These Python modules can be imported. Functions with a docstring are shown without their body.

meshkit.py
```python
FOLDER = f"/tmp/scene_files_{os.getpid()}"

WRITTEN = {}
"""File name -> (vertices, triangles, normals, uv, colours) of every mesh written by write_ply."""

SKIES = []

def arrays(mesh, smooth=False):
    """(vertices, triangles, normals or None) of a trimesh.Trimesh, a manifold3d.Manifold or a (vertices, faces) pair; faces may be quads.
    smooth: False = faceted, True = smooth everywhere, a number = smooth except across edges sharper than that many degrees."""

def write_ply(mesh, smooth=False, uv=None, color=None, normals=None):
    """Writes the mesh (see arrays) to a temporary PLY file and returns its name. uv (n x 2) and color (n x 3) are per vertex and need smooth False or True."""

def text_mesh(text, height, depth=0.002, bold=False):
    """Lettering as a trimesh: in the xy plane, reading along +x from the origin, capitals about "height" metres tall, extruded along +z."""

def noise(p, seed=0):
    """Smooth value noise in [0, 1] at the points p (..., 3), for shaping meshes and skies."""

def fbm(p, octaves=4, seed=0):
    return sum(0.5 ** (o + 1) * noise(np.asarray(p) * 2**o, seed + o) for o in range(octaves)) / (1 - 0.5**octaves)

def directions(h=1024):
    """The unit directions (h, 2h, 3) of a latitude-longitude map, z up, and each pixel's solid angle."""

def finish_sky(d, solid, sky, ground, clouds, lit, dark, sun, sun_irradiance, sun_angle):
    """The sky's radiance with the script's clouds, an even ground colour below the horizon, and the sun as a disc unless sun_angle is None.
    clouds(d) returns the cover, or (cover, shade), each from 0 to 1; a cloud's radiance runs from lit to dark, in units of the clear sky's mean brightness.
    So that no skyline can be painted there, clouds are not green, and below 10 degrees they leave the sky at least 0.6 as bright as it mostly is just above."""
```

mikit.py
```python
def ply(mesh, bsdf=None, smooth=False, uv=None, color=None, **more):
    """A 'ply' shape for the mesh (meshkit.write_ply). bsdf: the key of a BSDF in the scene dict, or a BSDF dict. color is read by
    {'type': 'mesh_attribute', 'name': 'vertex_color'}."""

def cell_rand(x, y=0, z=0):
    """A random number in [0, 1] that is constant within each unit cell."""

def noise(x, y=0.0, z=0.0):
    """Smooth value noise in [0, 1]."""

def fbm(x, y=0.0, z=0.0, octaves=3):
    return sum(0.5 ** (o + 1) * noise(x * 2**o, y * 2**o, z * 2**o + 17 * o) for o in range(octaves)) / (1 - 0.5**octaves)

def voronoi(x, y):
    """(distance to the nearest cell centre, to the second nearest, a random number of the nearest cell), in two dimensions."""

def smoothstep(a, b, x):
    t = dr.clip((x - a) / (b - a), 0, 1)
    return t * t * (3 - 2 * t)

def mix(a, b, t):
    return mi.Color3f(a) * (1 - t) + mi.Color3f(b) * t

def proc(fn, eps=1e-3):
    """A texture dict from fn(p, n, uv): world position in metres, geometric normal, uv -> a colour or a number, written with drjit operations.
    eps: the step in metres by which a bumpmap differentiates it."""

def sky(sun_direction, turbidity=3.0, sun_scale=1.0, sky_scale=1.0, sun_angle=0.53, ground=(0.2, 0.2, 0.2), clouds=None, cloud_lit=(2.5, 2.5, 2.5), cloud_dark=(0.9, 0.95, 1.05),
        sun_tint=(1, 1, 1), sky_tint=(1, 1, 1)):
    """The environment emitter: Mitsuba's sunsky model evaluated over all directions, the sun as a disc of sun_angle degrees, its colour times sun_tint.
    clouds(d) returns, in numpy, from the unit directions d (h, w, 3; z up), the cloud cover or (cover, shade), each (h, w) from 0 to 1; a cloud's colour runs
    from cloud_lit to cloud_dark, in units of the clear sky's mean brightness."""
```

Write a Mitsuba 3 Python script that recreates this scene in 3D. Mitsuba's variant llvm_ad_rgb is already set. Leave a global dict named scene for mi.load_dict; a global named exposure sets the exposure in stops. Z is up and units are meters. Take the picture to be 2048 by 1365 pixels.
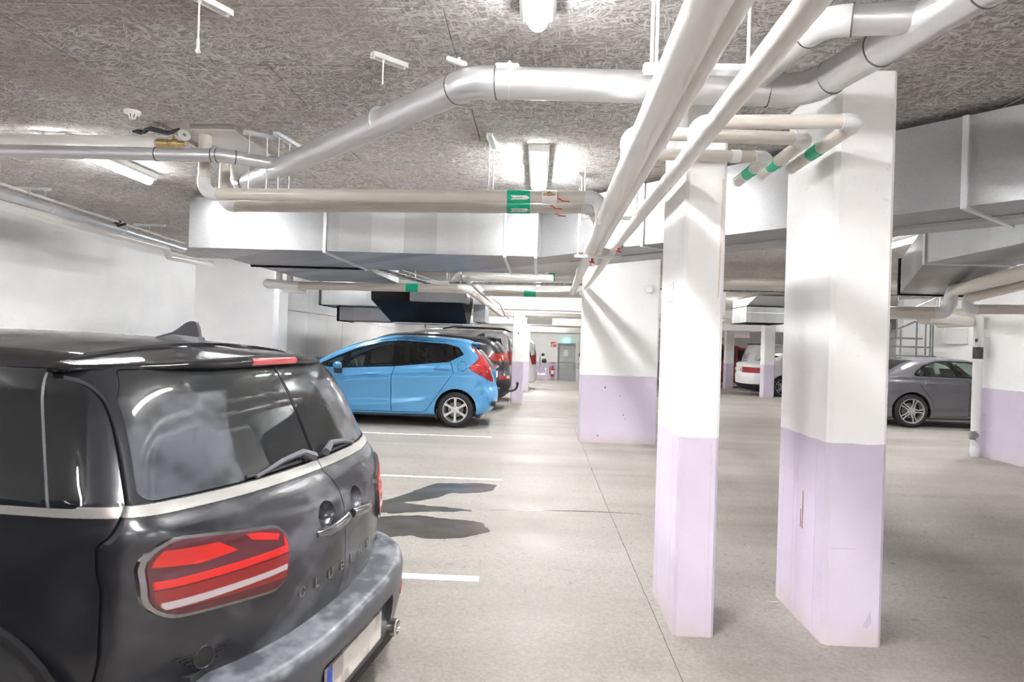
import math, random
import numpy as np, trimesh, manifold3d as m3, mitsuba as mi, drjit as dr, mikit, meshkit
from scipy.interpolate import PchipInterpolator
from shapely.geometry import Polygon, Point, box as sbox, LineString
from shapely.ops import unary_union
from mikit import noise, fbm, smoothstep, mix, cell_rand, proc

random.seed(7)
T = mi.ScalarTransform4f
scene, labels = {}, {}

# ------------------------------------------------------------------ camera, exposure, lights
FOCAL = 1365.0                      # pixels of the 2048 wide frame (24 mm lens)
EYE = np.array([0.0, 0.0, 1.45])
ROLL, PITCH, YAW = 0.0312, 2.5 / 1365, math.atan(52 / 1365)
_f0 = np.array([-math.sin(YAW), math.cos(YAW), 0]); _r0 = np.array([math.cos(YAW), math.sin(YAW), 0]); _u0 = np.array([0, 0, 1.0])
FWD = math.cos(PITCH) * _f0 + math.sin(PITCH) * _u0
_u1 = math.cos(PITCH) * _u0 - math.sin(PITCH) * _f0
UP = -math.sin(ROLL) * _r0 + math.cos(ROLL) * _u1
scene['camera'] = {'type': 'thinlens', 'to_world': T().look_at(origin=EYE.tolist(), target=(EYE + FWD).tolist(), up=UP.tolist()),
                   'fov': math.degrees(2 * math.atan(1024 / FOCAL)), 'fov_axis': 'x', 'aperture_radius': 0.0022, 'focus_distance': 6.0,
                   'near_clip': 0.05, 'far_clip': 200.0}
exposure = 2.05
LAMP = 72.0                         # radiance of the ceiling lights' diffusers
LAMP_RGB = [LAMP * c for c in (1.0, 1.0, 0.995)]

# ------------------------------------------------------------------ helpers
def free(name):
    if name not in labels and name not in scene:
        return name
    k = 1
    while f'{name}_{k:03d}' in labels or f'{name}_{k:03d}' in scene:
        k += 1
    return f'{name}_{k:03d}'

def thing(name, label=None, cat=None, group=None, kind=None):
    k = free(name)
    d = {}
    if label: d['label'] = label
    if cat: d['category'] = cat
    if group: d['group'] = group
    if kind: d['kind'] = kind
    labels[k] = d
    return k

def put(key, mesh, bsdf, smooth=False, label=None, cat=None, group=None, kind=None, **kw):
    """one mesh as a top-level thing"""
    k = free(key)
    scene[k] = mikit.ply(mesh, bsdf, smooth, **kw)
    d = {n: v for n, v in (('label', label), ('category', cat), ('group', group), ('kind', kind)) if v}
    if d: labels[k] = d
    return k

def part(parent, name, mesh, bsdf, smooth=False, label=None, kind=None, **kw):
    k = parent + '__' + name
    if k in scene:
        n = 1
        while f'{k}_{n:03d}' in scene: n += 1
        k = f'{k}_{n:03d}'
    scene[k] = mesh if isinstance(mesh, dict) else mikit.ply(mesh, bsdf, smooth, **kw)
    d = {n_: v for n_, v in (('label', label), ('kind', kind)) if v}
    if d: labels[k] = d
    return k

def struct(name, mesh, bsdf, smooth=False, **kw):
    scene[name] = mikit.ply(mesh, bsdf, smooth, **kw)
    labels[name] = {'kind': 'structure'}
    return name

cat_ = trimesh.util.concatenate

def box(x0, x1, y0, y1, z0, z1, b=0.0):
    if b <= 0:
        m = trimesh.creation.box((x1 - x0, y1 - y0, z1 - z0))
        m.apply_translation(((x0 + x1) / 2, (y0 + y1) / 2, (z0 + z1) / 2))
        return m
    pts = []
    for sx in (0, 1):
        for sy in (0, 1):
            for sz in (0, 1):
                c = np.array([(x0, x1)[sx], (y0, y1)[sy], (z0, z1)[sz]], float)
                s = np.array([1 - 2 * sx, 1 - 2 * sy, 1 - 2 * sz]) * b
                for k in range(3):
                    o = s.copy(); o[k] = 0
                    pts.append(c + o)
    return trimesh.convex.convex_hull(np.array(pts))

def frame(d):
    d = np.asarray(d, float); d = d / np.linalg.norm(d)
    a = np.array([0, 0, 1.0]) if abs(d[2]) < 0.9 else np.array([1.0, 0, 0])
    u = np.cross(a, d); u /= np.linalg.norm(u)
    return u, np.cross(d, u), d

def cyl(p0, p1, r, n=16, r1=None):
    p0, p1 = np.asarray(p0, float), np.asarray(p1, float)
    return tube_path([p0, p1], r, n, radii=[r, r if r1 is None else r1])

def tube_path(P, r, n=18, caps=True, radii=None):
    P = np.asarray(P, float)
    m = len(P)
    t = np.zeros_like(P)
    t[1:-1] = P[2:] - P[:-2]; t[0] = P[1] - P[0]; t[-1] = P[-1] - P[-2]
    t /= np.linalg.norm(t, axis=1, keepdims=True)
    u, v, _ = frame(t[0])
    a = np.arange(n) * 2 * np.pi / n
    V = []
    for i in range(m):
        u = u - t[i] * (u @ t[i]); u /= np.linalg.norm(u); v = np.cross(t[i], u)
        rr = r if radii is None else radii[i]
        V.append(P[i] + rr * (np.cos(a)[:, None] * u + np.sin(a)[:, None] * v))
    V = np.vstack(V); F = []
    k = np.arange(n); k2 = (k + 1) % n
    for i in range(m - 1):
        F.append(np.stack([i * n + k, i * n + k2, (i + 1) * n + k2], 1))
        F.append(np.stack([i * n + k, (i + 1) * n + k2, (i + 1) * n + k], 1))
    if caps:
        c0, c1 = len(V), len(V) + 1
        V = np.vstack([V, P[0], P[-1]])
        F.append(np.stack([k2, k, np.full(n, c0)], 1))
        F.append(np.stack([(m - 1) * n + k, (m - 1) * n + k2, np.full(n, c1)], 1))
    return trimesh.Trimesh(V, np.vstack(F), process=False)

def fillet(P, bend):
    """polyline -> list of ('s', p, q) straights and ('e', points) elbows"""
    P = [np.asarray(p, float) for p in P]
    out, cur = [], P[0]
    for i in range(1, len(P) - 1):
        a, b, c = P[i - 1], P[i], P[i + 1]
        d0 = (b - a) / np.linalg.norm(b - a); d1 = (c - b) / np.linalg.norm(c - b)
        ang = math.acos(max(-1, min(1, d0 @ d1)))
        if ang < 0.05:
            out.append(('s', cur, b)); cur = b; continue
        t = bend * math.tan(ang / 2)
        t = min(t, 0.48 * np.linalg.norm(b - a) if i > 1 else 0.95 * np.linalg.norm(b - a), 0.48 * np.linalg.norm(c - b) if i < len(P) - 2 else 0.95 * np.linalg.norm(c - b))
        R = t / math.tan(ang / 2)
        s, e = b - d0 * t, b + d1 * t
        nrm = d1 - d0 * (d0 @ d1); nrm /= np.linalg.norm(nrm)
        cen = s + nrm * R
        n = max(4, int(ang / 0.17))
        arc = [cen - nrm * R * math.cos(x) + d0 * R * math.sin(x) for x in np.linspace(0, ang, n + 1)]
        if np.linalg.norm(s - cur) > 1e-4: out.append(('s', cur, s))
        out.append(('e', arc)); cur = e
    if np.linalg.norm(P[-1] - cur) > 1e-4: out.append(('s', cur, P[-1]))
    return out

def pipe_run(key, P, r, bend, pipe_bsdf, elbow_bsdf, n=20, grow=0.003, collar=None, round_ends=False):
    """parts pipe / elbow (/ collar) of a service pipe"""
    for seg in fillet(P, bend):
        if seg[0] == 's':
            part(key, 'pipe', cyl(seg[1], seg[2], r, n), pipe_bsdf, 40)
        else:
            A = np.array(seg[1])
            d0 = A[0] - A[1]; d0 /= np.linalg.norm(d0); d1 = A[-1] - A[-2]; d1 /= np.linalg.norm(d1)
            A = np.vstack([A[0] + d0 * r * 0.55, A, A[-1] + d1 * r * 0.55])
            part(key, 'elbow', tube_path(A, r + grow, n), elbow_bsdf, 40)
            if collar:
                for q, d in ((A[0], d0), (A[-1], d1)):
                    part(key, 'collar', cyl(q - d * 0.003, q + d * 0.003, r + grow + 0.0015, n), collar, 40)
    if round_ends:
        for q in round_ends:
            part(key, 'end_cap', ball(q, r + grow), elbow_bsdf, True)

def ball(c, r, sub=2, scale=(1, 1, 1)):
    m = trimesh.creation.icosphere(sub, r); m.apply_scale(scale); m.apply_translation(c)
    return m

def lathe(prof, n=32, p=(0, 0, 0), axis=(0, 0, 1)):
    """profile (radius, height) revolved round the axis from p"""
    prof = np.asarray(prof, float); u, v, d = frame(axis)
    a = np.arange(n) * 2 * np.pi / n
    V = np.vstack([np.asarray(p) + h * d + rr * (np.cos(a)[:, None] * u + np.sin(a)[:, None] * v) for rr, h in prof])
    F = []; k = np.arange(n); k2 = (k + 1) % n
    for i in range(len(prof) - 1):
        F.append(np.stack([i * n + k, i * n + k2, (i + 1) * n + k2], 1)); F.append(np.stack([i * n + k, (i + 1) * n + k2, (i + 1) * n + k], 1))
    m = trimesh.Trimesh(V, np.vstack(F), process=False)
    return m

def prism(poly, z0, z1):
    """shapely polygon in xy extruded along z"""
    g = [poly] if poly.geom_type == 'Polygon' else list(poly.geoms)
    m = cat_([trimesh.creation.extrude_polygon(q, z1 - z0, engine='earcut') for q in g])
    m.apply_translation((0, 0, z0))
    return m

def rot(m, deg, axis=(0, 0, 1), at=(0, 0, 0)):
    m.apply_transform(trimesh.transformations.rotation_matrix(math.radians(deg), axis, at)); return m

def shift(m, *v):
    m.apply_translation(v); return m

def floor_z(x, y):
    s = np.clip((np.asarray(x, float) - 3) / 2, 0, 1)
    return (1 - s) * -0.026 * np.maximum(0, np.asarray(y, float) - 16) + s * -0.02 * np.maximum(0, np.asarray(y, float) - 21)

def ceil_drop(y):
    return -0.02 * max(0.0, y - 16)

# ------------------------------------------------------------------ materials
def rgb(*c): return {'type': 'rgb', 'value': list(c)}
def prin(c, rough=0.5, metal=0.0, **kw):
    d = {'type': 'principled', 'base_color': c if isinstance(c, dict) else rgb(*c), 'roughness': rough, 'metallic': metal}
    d.update(kw); return d
def mat(name, d): scene[name] = {'type': 'twosided', 'b': d}; return name

def f_paint(p, n, uv):
    """white wall paint, lilac up to one metre above the floor, scuffs and small chips"""
    s = dr.clip((p.x - 3) / 2, 0, 1)
    fz = (1 - s) * -0.026 * dr.maximum(0, p.y - 16) + s * -0.02 * dr.maximum(0, p.y - 21)
    h = p.z - fz
    low = dr.select(h < 1.0 + 0.006 * (noise(p.x * 14, p.y * 14, 3.0) - 0.5), 1.0, 0.0)
    c = mix((0.87, 0.87, 0.865), (0.585, 0.515, 0.625), low)
    m = fbm(p.x * 3.1, p.y * 3.1, p.z * 2.3, octaves=3)
    c = c * (0.95 + 0.09 * m)
    spot = smoothstep(0.80, 0.86, noise(p.x * 58 + p.z * 21 + 9, p.y * 58 - p.z * 17, p.z * 47 + p.x * 13)) * smoothstep(0.5, 0.9, noise(p.x * 3.3, p.y * 3.3 + 7, p.z * 2.6))
    c = mix(c, (0.50, 0.45, 0.43), spot * 0.4)
    foot = smoothstep(0.16, 0.0, h + 0.10 * (noise(p.x * 9, p.y * 9, p.z * 6) - 0.5))
    c = mix(c, (0.50, 0.44, 0.38), foot * 0.5)
    return c
mat('paint', prin(proc(f_paint), 0.55, specular=0.3))

def f_conc(p, n, uv):
    """board-marked concrete painted white, grey film"""
    m = fbm(p.x * 1.3, p.y * 1.3, p.z * 1.7, octaves=3)
    fine = noise(p.x * 60, p.y * 60, p.z * 60)
    s = dr.clip((p.x - 3) / 2, 0, 1)
    h = p.z + (1 - s) * 0.026 * dr.maximum(0, p.y - 16)
    c = mix((0.47, 0.47, 0.475), (0.57, 0.57, 0.57), m) * (0.96 + 0.08 * fine)
    return dr.select(h < 1.0, c * mi.Color3f(0.78, 0.70, 0.86), c)
mat('concrete_wall', prin(proc(f_conc), 0.7, specular=0.2))

def f_floor(p, n, uv):
    """worn, power-floated concrete"""
    big = fbm(p.x * 0.45, p.y * 0.9, 1.0, octaves=3)
    streak = fbm(p.x * 0.5 + 3, p.y * 3.2, 4.0, octaves=3)
    fine = noise(p.x * 90, p.y * 90, 2.0)
    grit = noise(p.x * 33, p.y * 33, 7.0)
    c = mix((0.165, 0.148, 0.127), (0.305, 0.286, 0.262), big * 0.55 + streak * 0.55)
    c = c * (0.90 + 0.20 * fine)
    c = mix(c, (0.20, 0.18, 0.16), smoothstep(0.60, 0.85, fbm(p.x * 0.9 + 11, p.y * 1.6, 9.0, octaves=2)) * 0.35)
    c = mix(c, (0.17, 0.15, 0.135), smoothstep(0.90, 0.96, grit) * 0.65)
    c = mix(c, (0.55, 0.53, 0.50), smoothstep(0.955, 0.985, noise(p.x * 21 + 5, p.y * 21, 1.5)) * 0.5)
    tyre = smoothstep(0.30, 0.0, dr.abs(p.y - 5.35 + 0.12 * dr.sin(p.x * 0.7))) + smoothstep(0.28, 0.0, dr.abs(p.y - 8.7 + 0.2 * dr.sin(p.x * 0.5 + 1)))
    c = mix(c, (0.20, 0.185, 0.17), tyre * 0.16 * streak)
    return c
def f_floor_r(p, n, uv):
    return 0.46 + 0.22 * fbm(p.x * 1.2, p.y * 2.0, 5.0, octaves=2)
mat('floor_concrete', prin(proc(f_floor), proc(f_floor_r), specular=0.35))

def f_wool(p, n, uv):
    """wood-wool cement board: tangled strands"""
    out = mi.Float(0)
    wx = p.x + 0.03 * noise(p.x * 14, p.y * 14, 2.0); wy = p.y + 0.03 * noise(p.x * 14, p.y * 14, 8.0)
    for k, (a, l, w) in enumerate(((0.35, 26, 190), (1.45, 24, 165), (2.4, 28, 200), (2.95, 22, 150))):
        ca, sa = math.cos(a), math.sin(a)
        bend = 0.03 * noise(p.x * 11 + 13 * k, p.y * 11, k * 3.0)
        u = wx * ca + wy * sa; v = -wx * sa + wy * ca + bend
        r = noise(u * l, v * w, k * 5.0)
        out = dr.maximum(out, smoothstep(0.50, 0.95, r) * (0.72 + 0.28 * noise(u * 5, v * 60, k + 20.0)))
    big = fbm(p.x * 0.8, p.y * 0.8, 3.0, octaves=3)
    tint = noise(p.x * 4, p.y * 9, 6.0)
    c = mix((0.215, 0.207, 0.20), (0.57, 0.556, 0.54), out)
    c = c * mix((1.0, 0.965, 0.94), (0.97, 0.98, 0.99), tint) * (0.80 + 0.36 * big)
    c = mix(c, (0.27, 0.225, 0.185), smoothstep(0.62, 0.85, fbm(p.x * 1.1 + 4, p.y * 1.4, 8.0, octaves=2)) * 0.5)
    return c
mat('wood_wool', prin(proc(f_wool), 0.9, specular=0.1))

def f_galv(p, n, uv):
    """galvanised sheet, spangled, laid in strips"""
    s = cell_rand((p.x + p.y * 0.93) * 3.1, 1, 2)
    sp = noise(p.x * 140, p.y * 140, p.z * 140)
    return mix((0.29, 0.295, 0.30), (0.44, 0.445, 0.45), s * 0.75 + sp * 0.35)
def f_galv_r(p, n, uv):
    return 0.31 + 0.12 * noise(p.x * 160, p.y * 160, p.z * 160) + 0.06 * cell_rand((p.x + p.y * 0.93) * 3.1, 3, 5)
mat('galvanised', prin(proc(f_galv), proc(f_galv_r), 0.70))
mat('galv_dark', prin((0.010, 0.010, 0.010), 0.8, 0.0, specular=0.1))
mat('spiral_steel', prin((0.66, 0.66, 0.67), 0.38, 0.75))
mat('flange_steel', prin((0.74, 0.76, 0.78), 0.35, 0.6))
mat('rod_steel', prin((0.66, 0.67, 0.68), 0.4, 0.4))
mat('seam_rubber', prin((0.06, 0.06, 0.062), 0.6))
mat('jacket', prin((0.585, 0.545, 0.485), 0.22, specular=0.5))
mat('jacket_white', prin((0.68, 0.66, 0.63), 0.28, specular=0.5))
mat('elbow_grey', prin((0.66, 0.665, 0.66), 0.35))
mat('white_plastic', prin((0.82, 0.82, 0.81), 0.4))
mat('white_paint', prin((0.80, 0.80, 0.79), 0.5))
mat('smooth_slab', prin((0.58, 0.565, 0.54), 0.8, specular=0.1))
mat('line_paint', prin((0.80, 0.79, 0.765), 0.55))
mat('green_tape', prin((0.0, 0.33, 0.17), 0.35))
mat('tag_white', prin((0.72, 0.76, 0.74), 0.4))
mat('ink', prin((0.03, 0.05, 0.05), 0.6))
mat('red_plastic', prin((0.52, 0.03, 0.025), 0.35))
mat('brass', prin((0.55, 0.40, 0.20), 0.35, 0.9))
mat('copper', prin((0.50, 0.28, 0.19), 0.4, 0.9))
mat('joint_fill', prin((0.10, 0.092, 0.08), 0.8))
mat('rust', prin((0.70, 0.61, 0.53), 0.7))
mat('scratch_brown', prin((0.28, 0.17, 0.12), 0.8))
mat('board_line', prin((0.47, 0.41, 0.50), 0.8))
mat('black_plastic', prin((0.015, 0.015, 0.016), 0.45))
mat('dark_cable', prin((0.03, 0.03, 0.032), 0.5))
mat('grey_door', prin((0.33, 0.335, 0.34), 0.5))
mat('grey_steel', prin((0.20, 0.205, 0.21), 0.5, 0.3))
mat('yellow', prin((0.75, 0.62, 0.05), 0.5))
# ------------------------------------------------------------------ the setting
def floor_mesh():
    xs = np.concatenate([[-7], np.arange(-6, 9, 1.0), [10, 13, 17.0]]); ys = np.concatenate([[-6.5, 0, 5, 10, 13], np.arange(15, 38, 1.0)])
    X, Y = np.meshgrid(xs, ys, indexing='ij'); Z = floor_z(X, Y)
    V = np.stack([X, Y, Z], -1).reshape(-1, 3); n = len(ys); F = []
    for i in range(len(xs) - 1):
        for j in range(n - 1):
            a = i * n + j
            F += [[a, a + n, a + n + 1], [a, a + n + 1, a + 1]]
    return trimesh.Trimesh(V, F, process=False)
struct('floor', floor_mesh(), 'floor_concrete')
part('floor', 'joint', cat_([box(0.672 - 0.0022 + dx, 0.672 + 0.0022 + dx, y, y + 1.02, 0.0, 0.0012) for y, dx in ((-1, 0.0), (0, 0), (1, 0.0), (2, 0.002), (3, 0.001), (4, -0.002), (5, -0.004), (6, -0.006), (7, -0.003), (8, 0.002), (9, 0.006), (10, 0.0), (11, 0.0))]), 'joint_fill')
part('floor', 'joint', box(-6, 0.66, 13.4, 13.406, 0.0, 0.0012), 'joint_fill')

struct('wall_left', box(-6.8, -6.45, -6.5, 13.0, -0.1, 3.1), 'paint')
struct('wall_back', box(-7, 17, -6.8, -6.5, -0.1, 3.1), 'paint')
pier = Polygon([(-6.8, 12.55), (-4.95, 12.55), (-4.88, 12.64), (-4.88, 13.1), (-6.8, 13.1)])
struct('wall_left_return', prism(pier, -0.1, 3.1), 'paint')
# far part of the left wall: formwork panels
struct('wall_left_far', box(-5.4, -4.94, 13.05, 37.2, -0.8, 3.1), 'concrete_wall')
for i in range(8):
    for j in range(3):
        y0 = 13.11 + i * 1.27; z0 = -0.02 + j * 0.98 - 0.026 * max(0, y0 - 16)
        part('wall_left_far', 'panel', box(-4.945, -4.905 - 0.004 * ((i * 7 + j * 3) % 3) / 2, y0 + 0.006, y0 + 1.264, z0 + 0.006, z0 + 0.974, 0.003), 'concrete_wall')
struct('wall_right', box(6.5, 7.4, 1.0, 10.35, -0.1, 3.1, 0.012), 'paint')
struct('wall_right_side', box(7.3, 7.6, -6.5, 4.0, -0.1, 3.1), 'paint')
struct('wall_right_back', box(9.2, 17, 17.6, 17.9, -0.3, 3.1), 'paint')
struct('wall_right_end', box(16.6, 17, 4, 37.2, -0.6, 3.1), 'paint')
struct('wall_right_near', box(7.4, 17, 6.0, 6.3, -0.1, 3.1), 'paint')

# far wall with the opening of the door cut out
DX0, DX1, DZ = 1.06, 2.04, 1.49
fw = cat_([box(-6, DX0, 36.9, 37.3, -1, 3.0), box(DX1, 17, 36.9, 37.3, -1, 3.0), box(DX0, DX1, 36.9, 37.3, DZ, 3.0)])
struct('wall_far', fw, 'paint')
struct('door_1', box(DX0 + 0.06, DX1 - 0.06, 37.02, 37.07, -0.545, DZ - 0.06), 'grey_door')
part('door_1', 'frame', cat_([box(DX0, DX0 + 0.06, 36.88, 37.1, -0.545, DZ), box(DX1 - 0.06, DX1, 36.88, 37.1, -0.545, DZ), box(DX0, DX1, 36.88, 37.1, DZ - 0.06, DZ)]), 'grey_door')
part('door_1', 'push_bar', cyl((1.16, 36.97, 0.49), (1.94, 36.97, 0.49), 0.018, 10), 'rod_steel', 40)
part('door_1', 'notice', box(1.42, 1.64, 37.008, 37.018, 0.78, 1.12), 'white_plastic', label='white paper notice')
part('door_1', 'handle', box(1.90, 1.935, 36.96, 37.02, 0.30, 0.44, 0.006), 'rod_steel')

# ceiling: a slab with wood-wool boards under the near part
CZ = 2.85
def slab():
    V, F = [], []
    ys = [-6.8, 16.0, 37.4]
    for y in ys:
        for x in (-7, 17):
            V += [(x, y, CZ + 0.03 + ceil_drop(y)), (x, y, CZ + 0.3)]
    V = np.array(V, float)
    m = m3.Manifold.batch_hull([m3.Manifold.hull_points(V[:8]), m3.Manifold.hull_points(V[4:])]) if False else None
    a = trimesh.convex.convex_hull(V[:8]); b = trimesh.convex.convex_hull(V[4:])
    return cat_([a, b])
struct('ceiling', slab(), 'smooth_slab')
HOLE = sbox(-2.62, -2.0, 4.46, 5.55)
rows = [1.62 + 0.62 * k for k in range(-2, 20)]
for r_, y0 in enumerate(rows):
    x0 = -6.45 + (-(0.37 * r_ * 2.7) % 2.0) - 2.0
    while x0 < 7.4:
        a, b = max(x0, -6.45), min(x0 + 1.999, 7.4)
        if b - a > 0.05:
            dz = 0.004 * random.random()
            c, e = y0 + 0.0015, y0 + 0.6185
            boxes = [(a + 0.0005, b - 0.0005, c, e)]
            if a < -2.0 and b > -2.62 and c < 5.55 and e > 4.46:   # boards cut away round the pipe penetration
                boxes = []
                if a < -2.62: boxes.append((a + 0.002, -2.62, c, e))
                if b > -2.0: boxes.append((-2.0, b - 0.002, c, e))
                if c < 4.46: boxes.append((max(a, -2.62), min(b, -2.0), c, 4.46))
                if e > 5.55: boxes.append((max(a, -2.62), min(b, -2.0), 5.55, e))
            for q in boxes:
                if q[1] - q[0] > 0.01 and q[3] - q[2] > 0.01:
                    part('ceiling', 'panel', box(*q, CZ - dz, CZ + 0.035, 0.003), 'wood_wool')
        x0 += 2.0

# beams across the bays
def beam(y0, x0, x1, z, label):
    d = ceil_drop(y0)
    put('beam', box(x0, x1, y0, y0 + 0.42, z, CZ + 0.05 + d, 0.012), 'white_paint', label=label, cat='beam')
beam(16.3, -4.9, 4.4, 2.235, 'white concrete beam crossing above the white column behind the blue car')
beam(23.0, -4.9, 9.0, 2.06, 'second white concrete beam, over the far ramp')
beam(29.5, -4.9, 9.0, 1.93, 'white concrete beam farthest back, nearest to the grey door')

# columns
def column(x0, x1, y0, y1, label, ch=0.02, zt=CZ + 0.03, name='column'):
    zb = float(min(floor_z(x0, y1), floor_z(x1, y1)))
    P = Polygon([(x0 + ch, y0), (x1 - ch, y0), (x1, y0 + ch), (x1, y1 - ch), (x1 - ch, y1), (x0 + ch, y1), (x0, y1 - ch), (x0, y0 + ch)])
    return put(name, prism(P, zb - 0.02, zt), 'paint', label=label, cat='column')
LP = column(0.722, 0.925, 3.46, 4.08, 'slim white and lilac concrete column, left one of the nearest pair', 0.016)
RP = column(1.448, 1.742, 3.436, 4.114, 'broad white and lilac concrete column, right one of the nearest pair', 0.022)
CW = column(0.652, 1.785, 10.2, 10.55, 'wide white and lilac wall pillar with diagonal pipe shadows', 0.012)
FP = column(-0.612, -0.337, 16.36, 16.75, 'slender white column with a lilac foot beside the tow hook of the black car', 0.015, 2.6)
FP2 = column(-0.55, -0.27, 22.9, 23.3, 'distant white column half hidden behind the slender white one', 0.015, 2.4)
P3 = column(6.87, 7.20, 21.0, 21.35, 'white and lilac column in front of the white car', 0.015, 2.7)
P4 = column(7.30, 7.62, 26.8, 27.1, 'white and lilac column beside the dark red van', 0.015, 2.6)
# repair patch and a small cover plate on the slim column
part(LP, 'cover_plate', box(0.716, 0.7225, 3.70, 3.83, 1.70, 1.80, 0.002), 'jacket_white', label='cream cover plate')
part(FP, 'sign', box(-0.515, -0.43, 16.352, 16.361, 1.61, 1.71), 'white_plastic', label='small white sign')
part(FP, 'sign_mark', cat_([box(-0.487, -0.458, 16.3505, 16.352, 1.655, 1.69), box(-0.476, -0.469, 16.3505, 16.352, 1.63, 1.655)]), 'ink')
for x, z, h in ((1.4465, 0.60, 0.20), (1.4465, 0.55, 0.10)):
    part(RP, 'scratch', box(x - 0.0006, x + 0.0004, 3.72 + (0.20 - h) * .25, 3.728 + (0.20 - h) * .25, z - h / 2, z + h / 2), 'scratch_brown', label='brown scratch')
part(RP, 'scratch', box(1.48, 1.60, 3.4353, 3.4362, 0.478, 0.482), 'board_line', label='faint horizontal scratch')
part(RP, 'stain', prism(Polygon([(1.645, 0.10), (1.665, 0.09), (1.685, 0.12), (1.68, 0.19), (1.668, 0.15)]), 0, 0.0007).apply_transform(np.array([[1, 0, 0, 0], [0, 0, 1, 3.4352], [0, 1, 0, 0], [0, 0, 0, 1.0]])), 'board_line', label='grey smear')
for y in (3.56, 3.80, 3.86, 4.02): part(RP, 'board_mark', box(1.4474, 1.4485, y, y + 0.002, 0.02, 0.97), 'board_line')
for y in (3.6, 3.95): part(LP, 'board_mark', box(0.7214, 0.7225, y, y + 0.002, 0.02, 0.97), 'board_line')
part(LP, 'board_mark', box(0.885, 0.887, 3.4595, 3.4605, 0.02, 0.97), 'board_line')
part(LP, 'rust_streak', prism(Polygon([(0.900, 2.30), (0.912, 2.30), (0.908, 2.05), (0.900, 1.72), (0.893, 1.70), (0.897, 2.05)]), 0, 0.0007).apply_transform(np.array([[1, 0, 0, 0], [0, 0, 1, 3.4592], [0, 1, 0, 0], [0, 0, 0, 1.0]])), 'rust', label='thin rust streak')
part(LP, 'chipped_paint', prism(Polygon([(3.80, 1.10), (3.83, 1.12), (3.825, 1.05), (3.79, 0.99), (3.775, 0.96), (3.785, 1.04)]), 0, 0.003).apply_transform(np.array([[0, 0, -1, 0.723], [1, 0, 0, 0], [0, 1, 0, 0], [0, 0, 0, 1.0]])), 'jacket_white', label='chipped cream patch')
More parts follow.
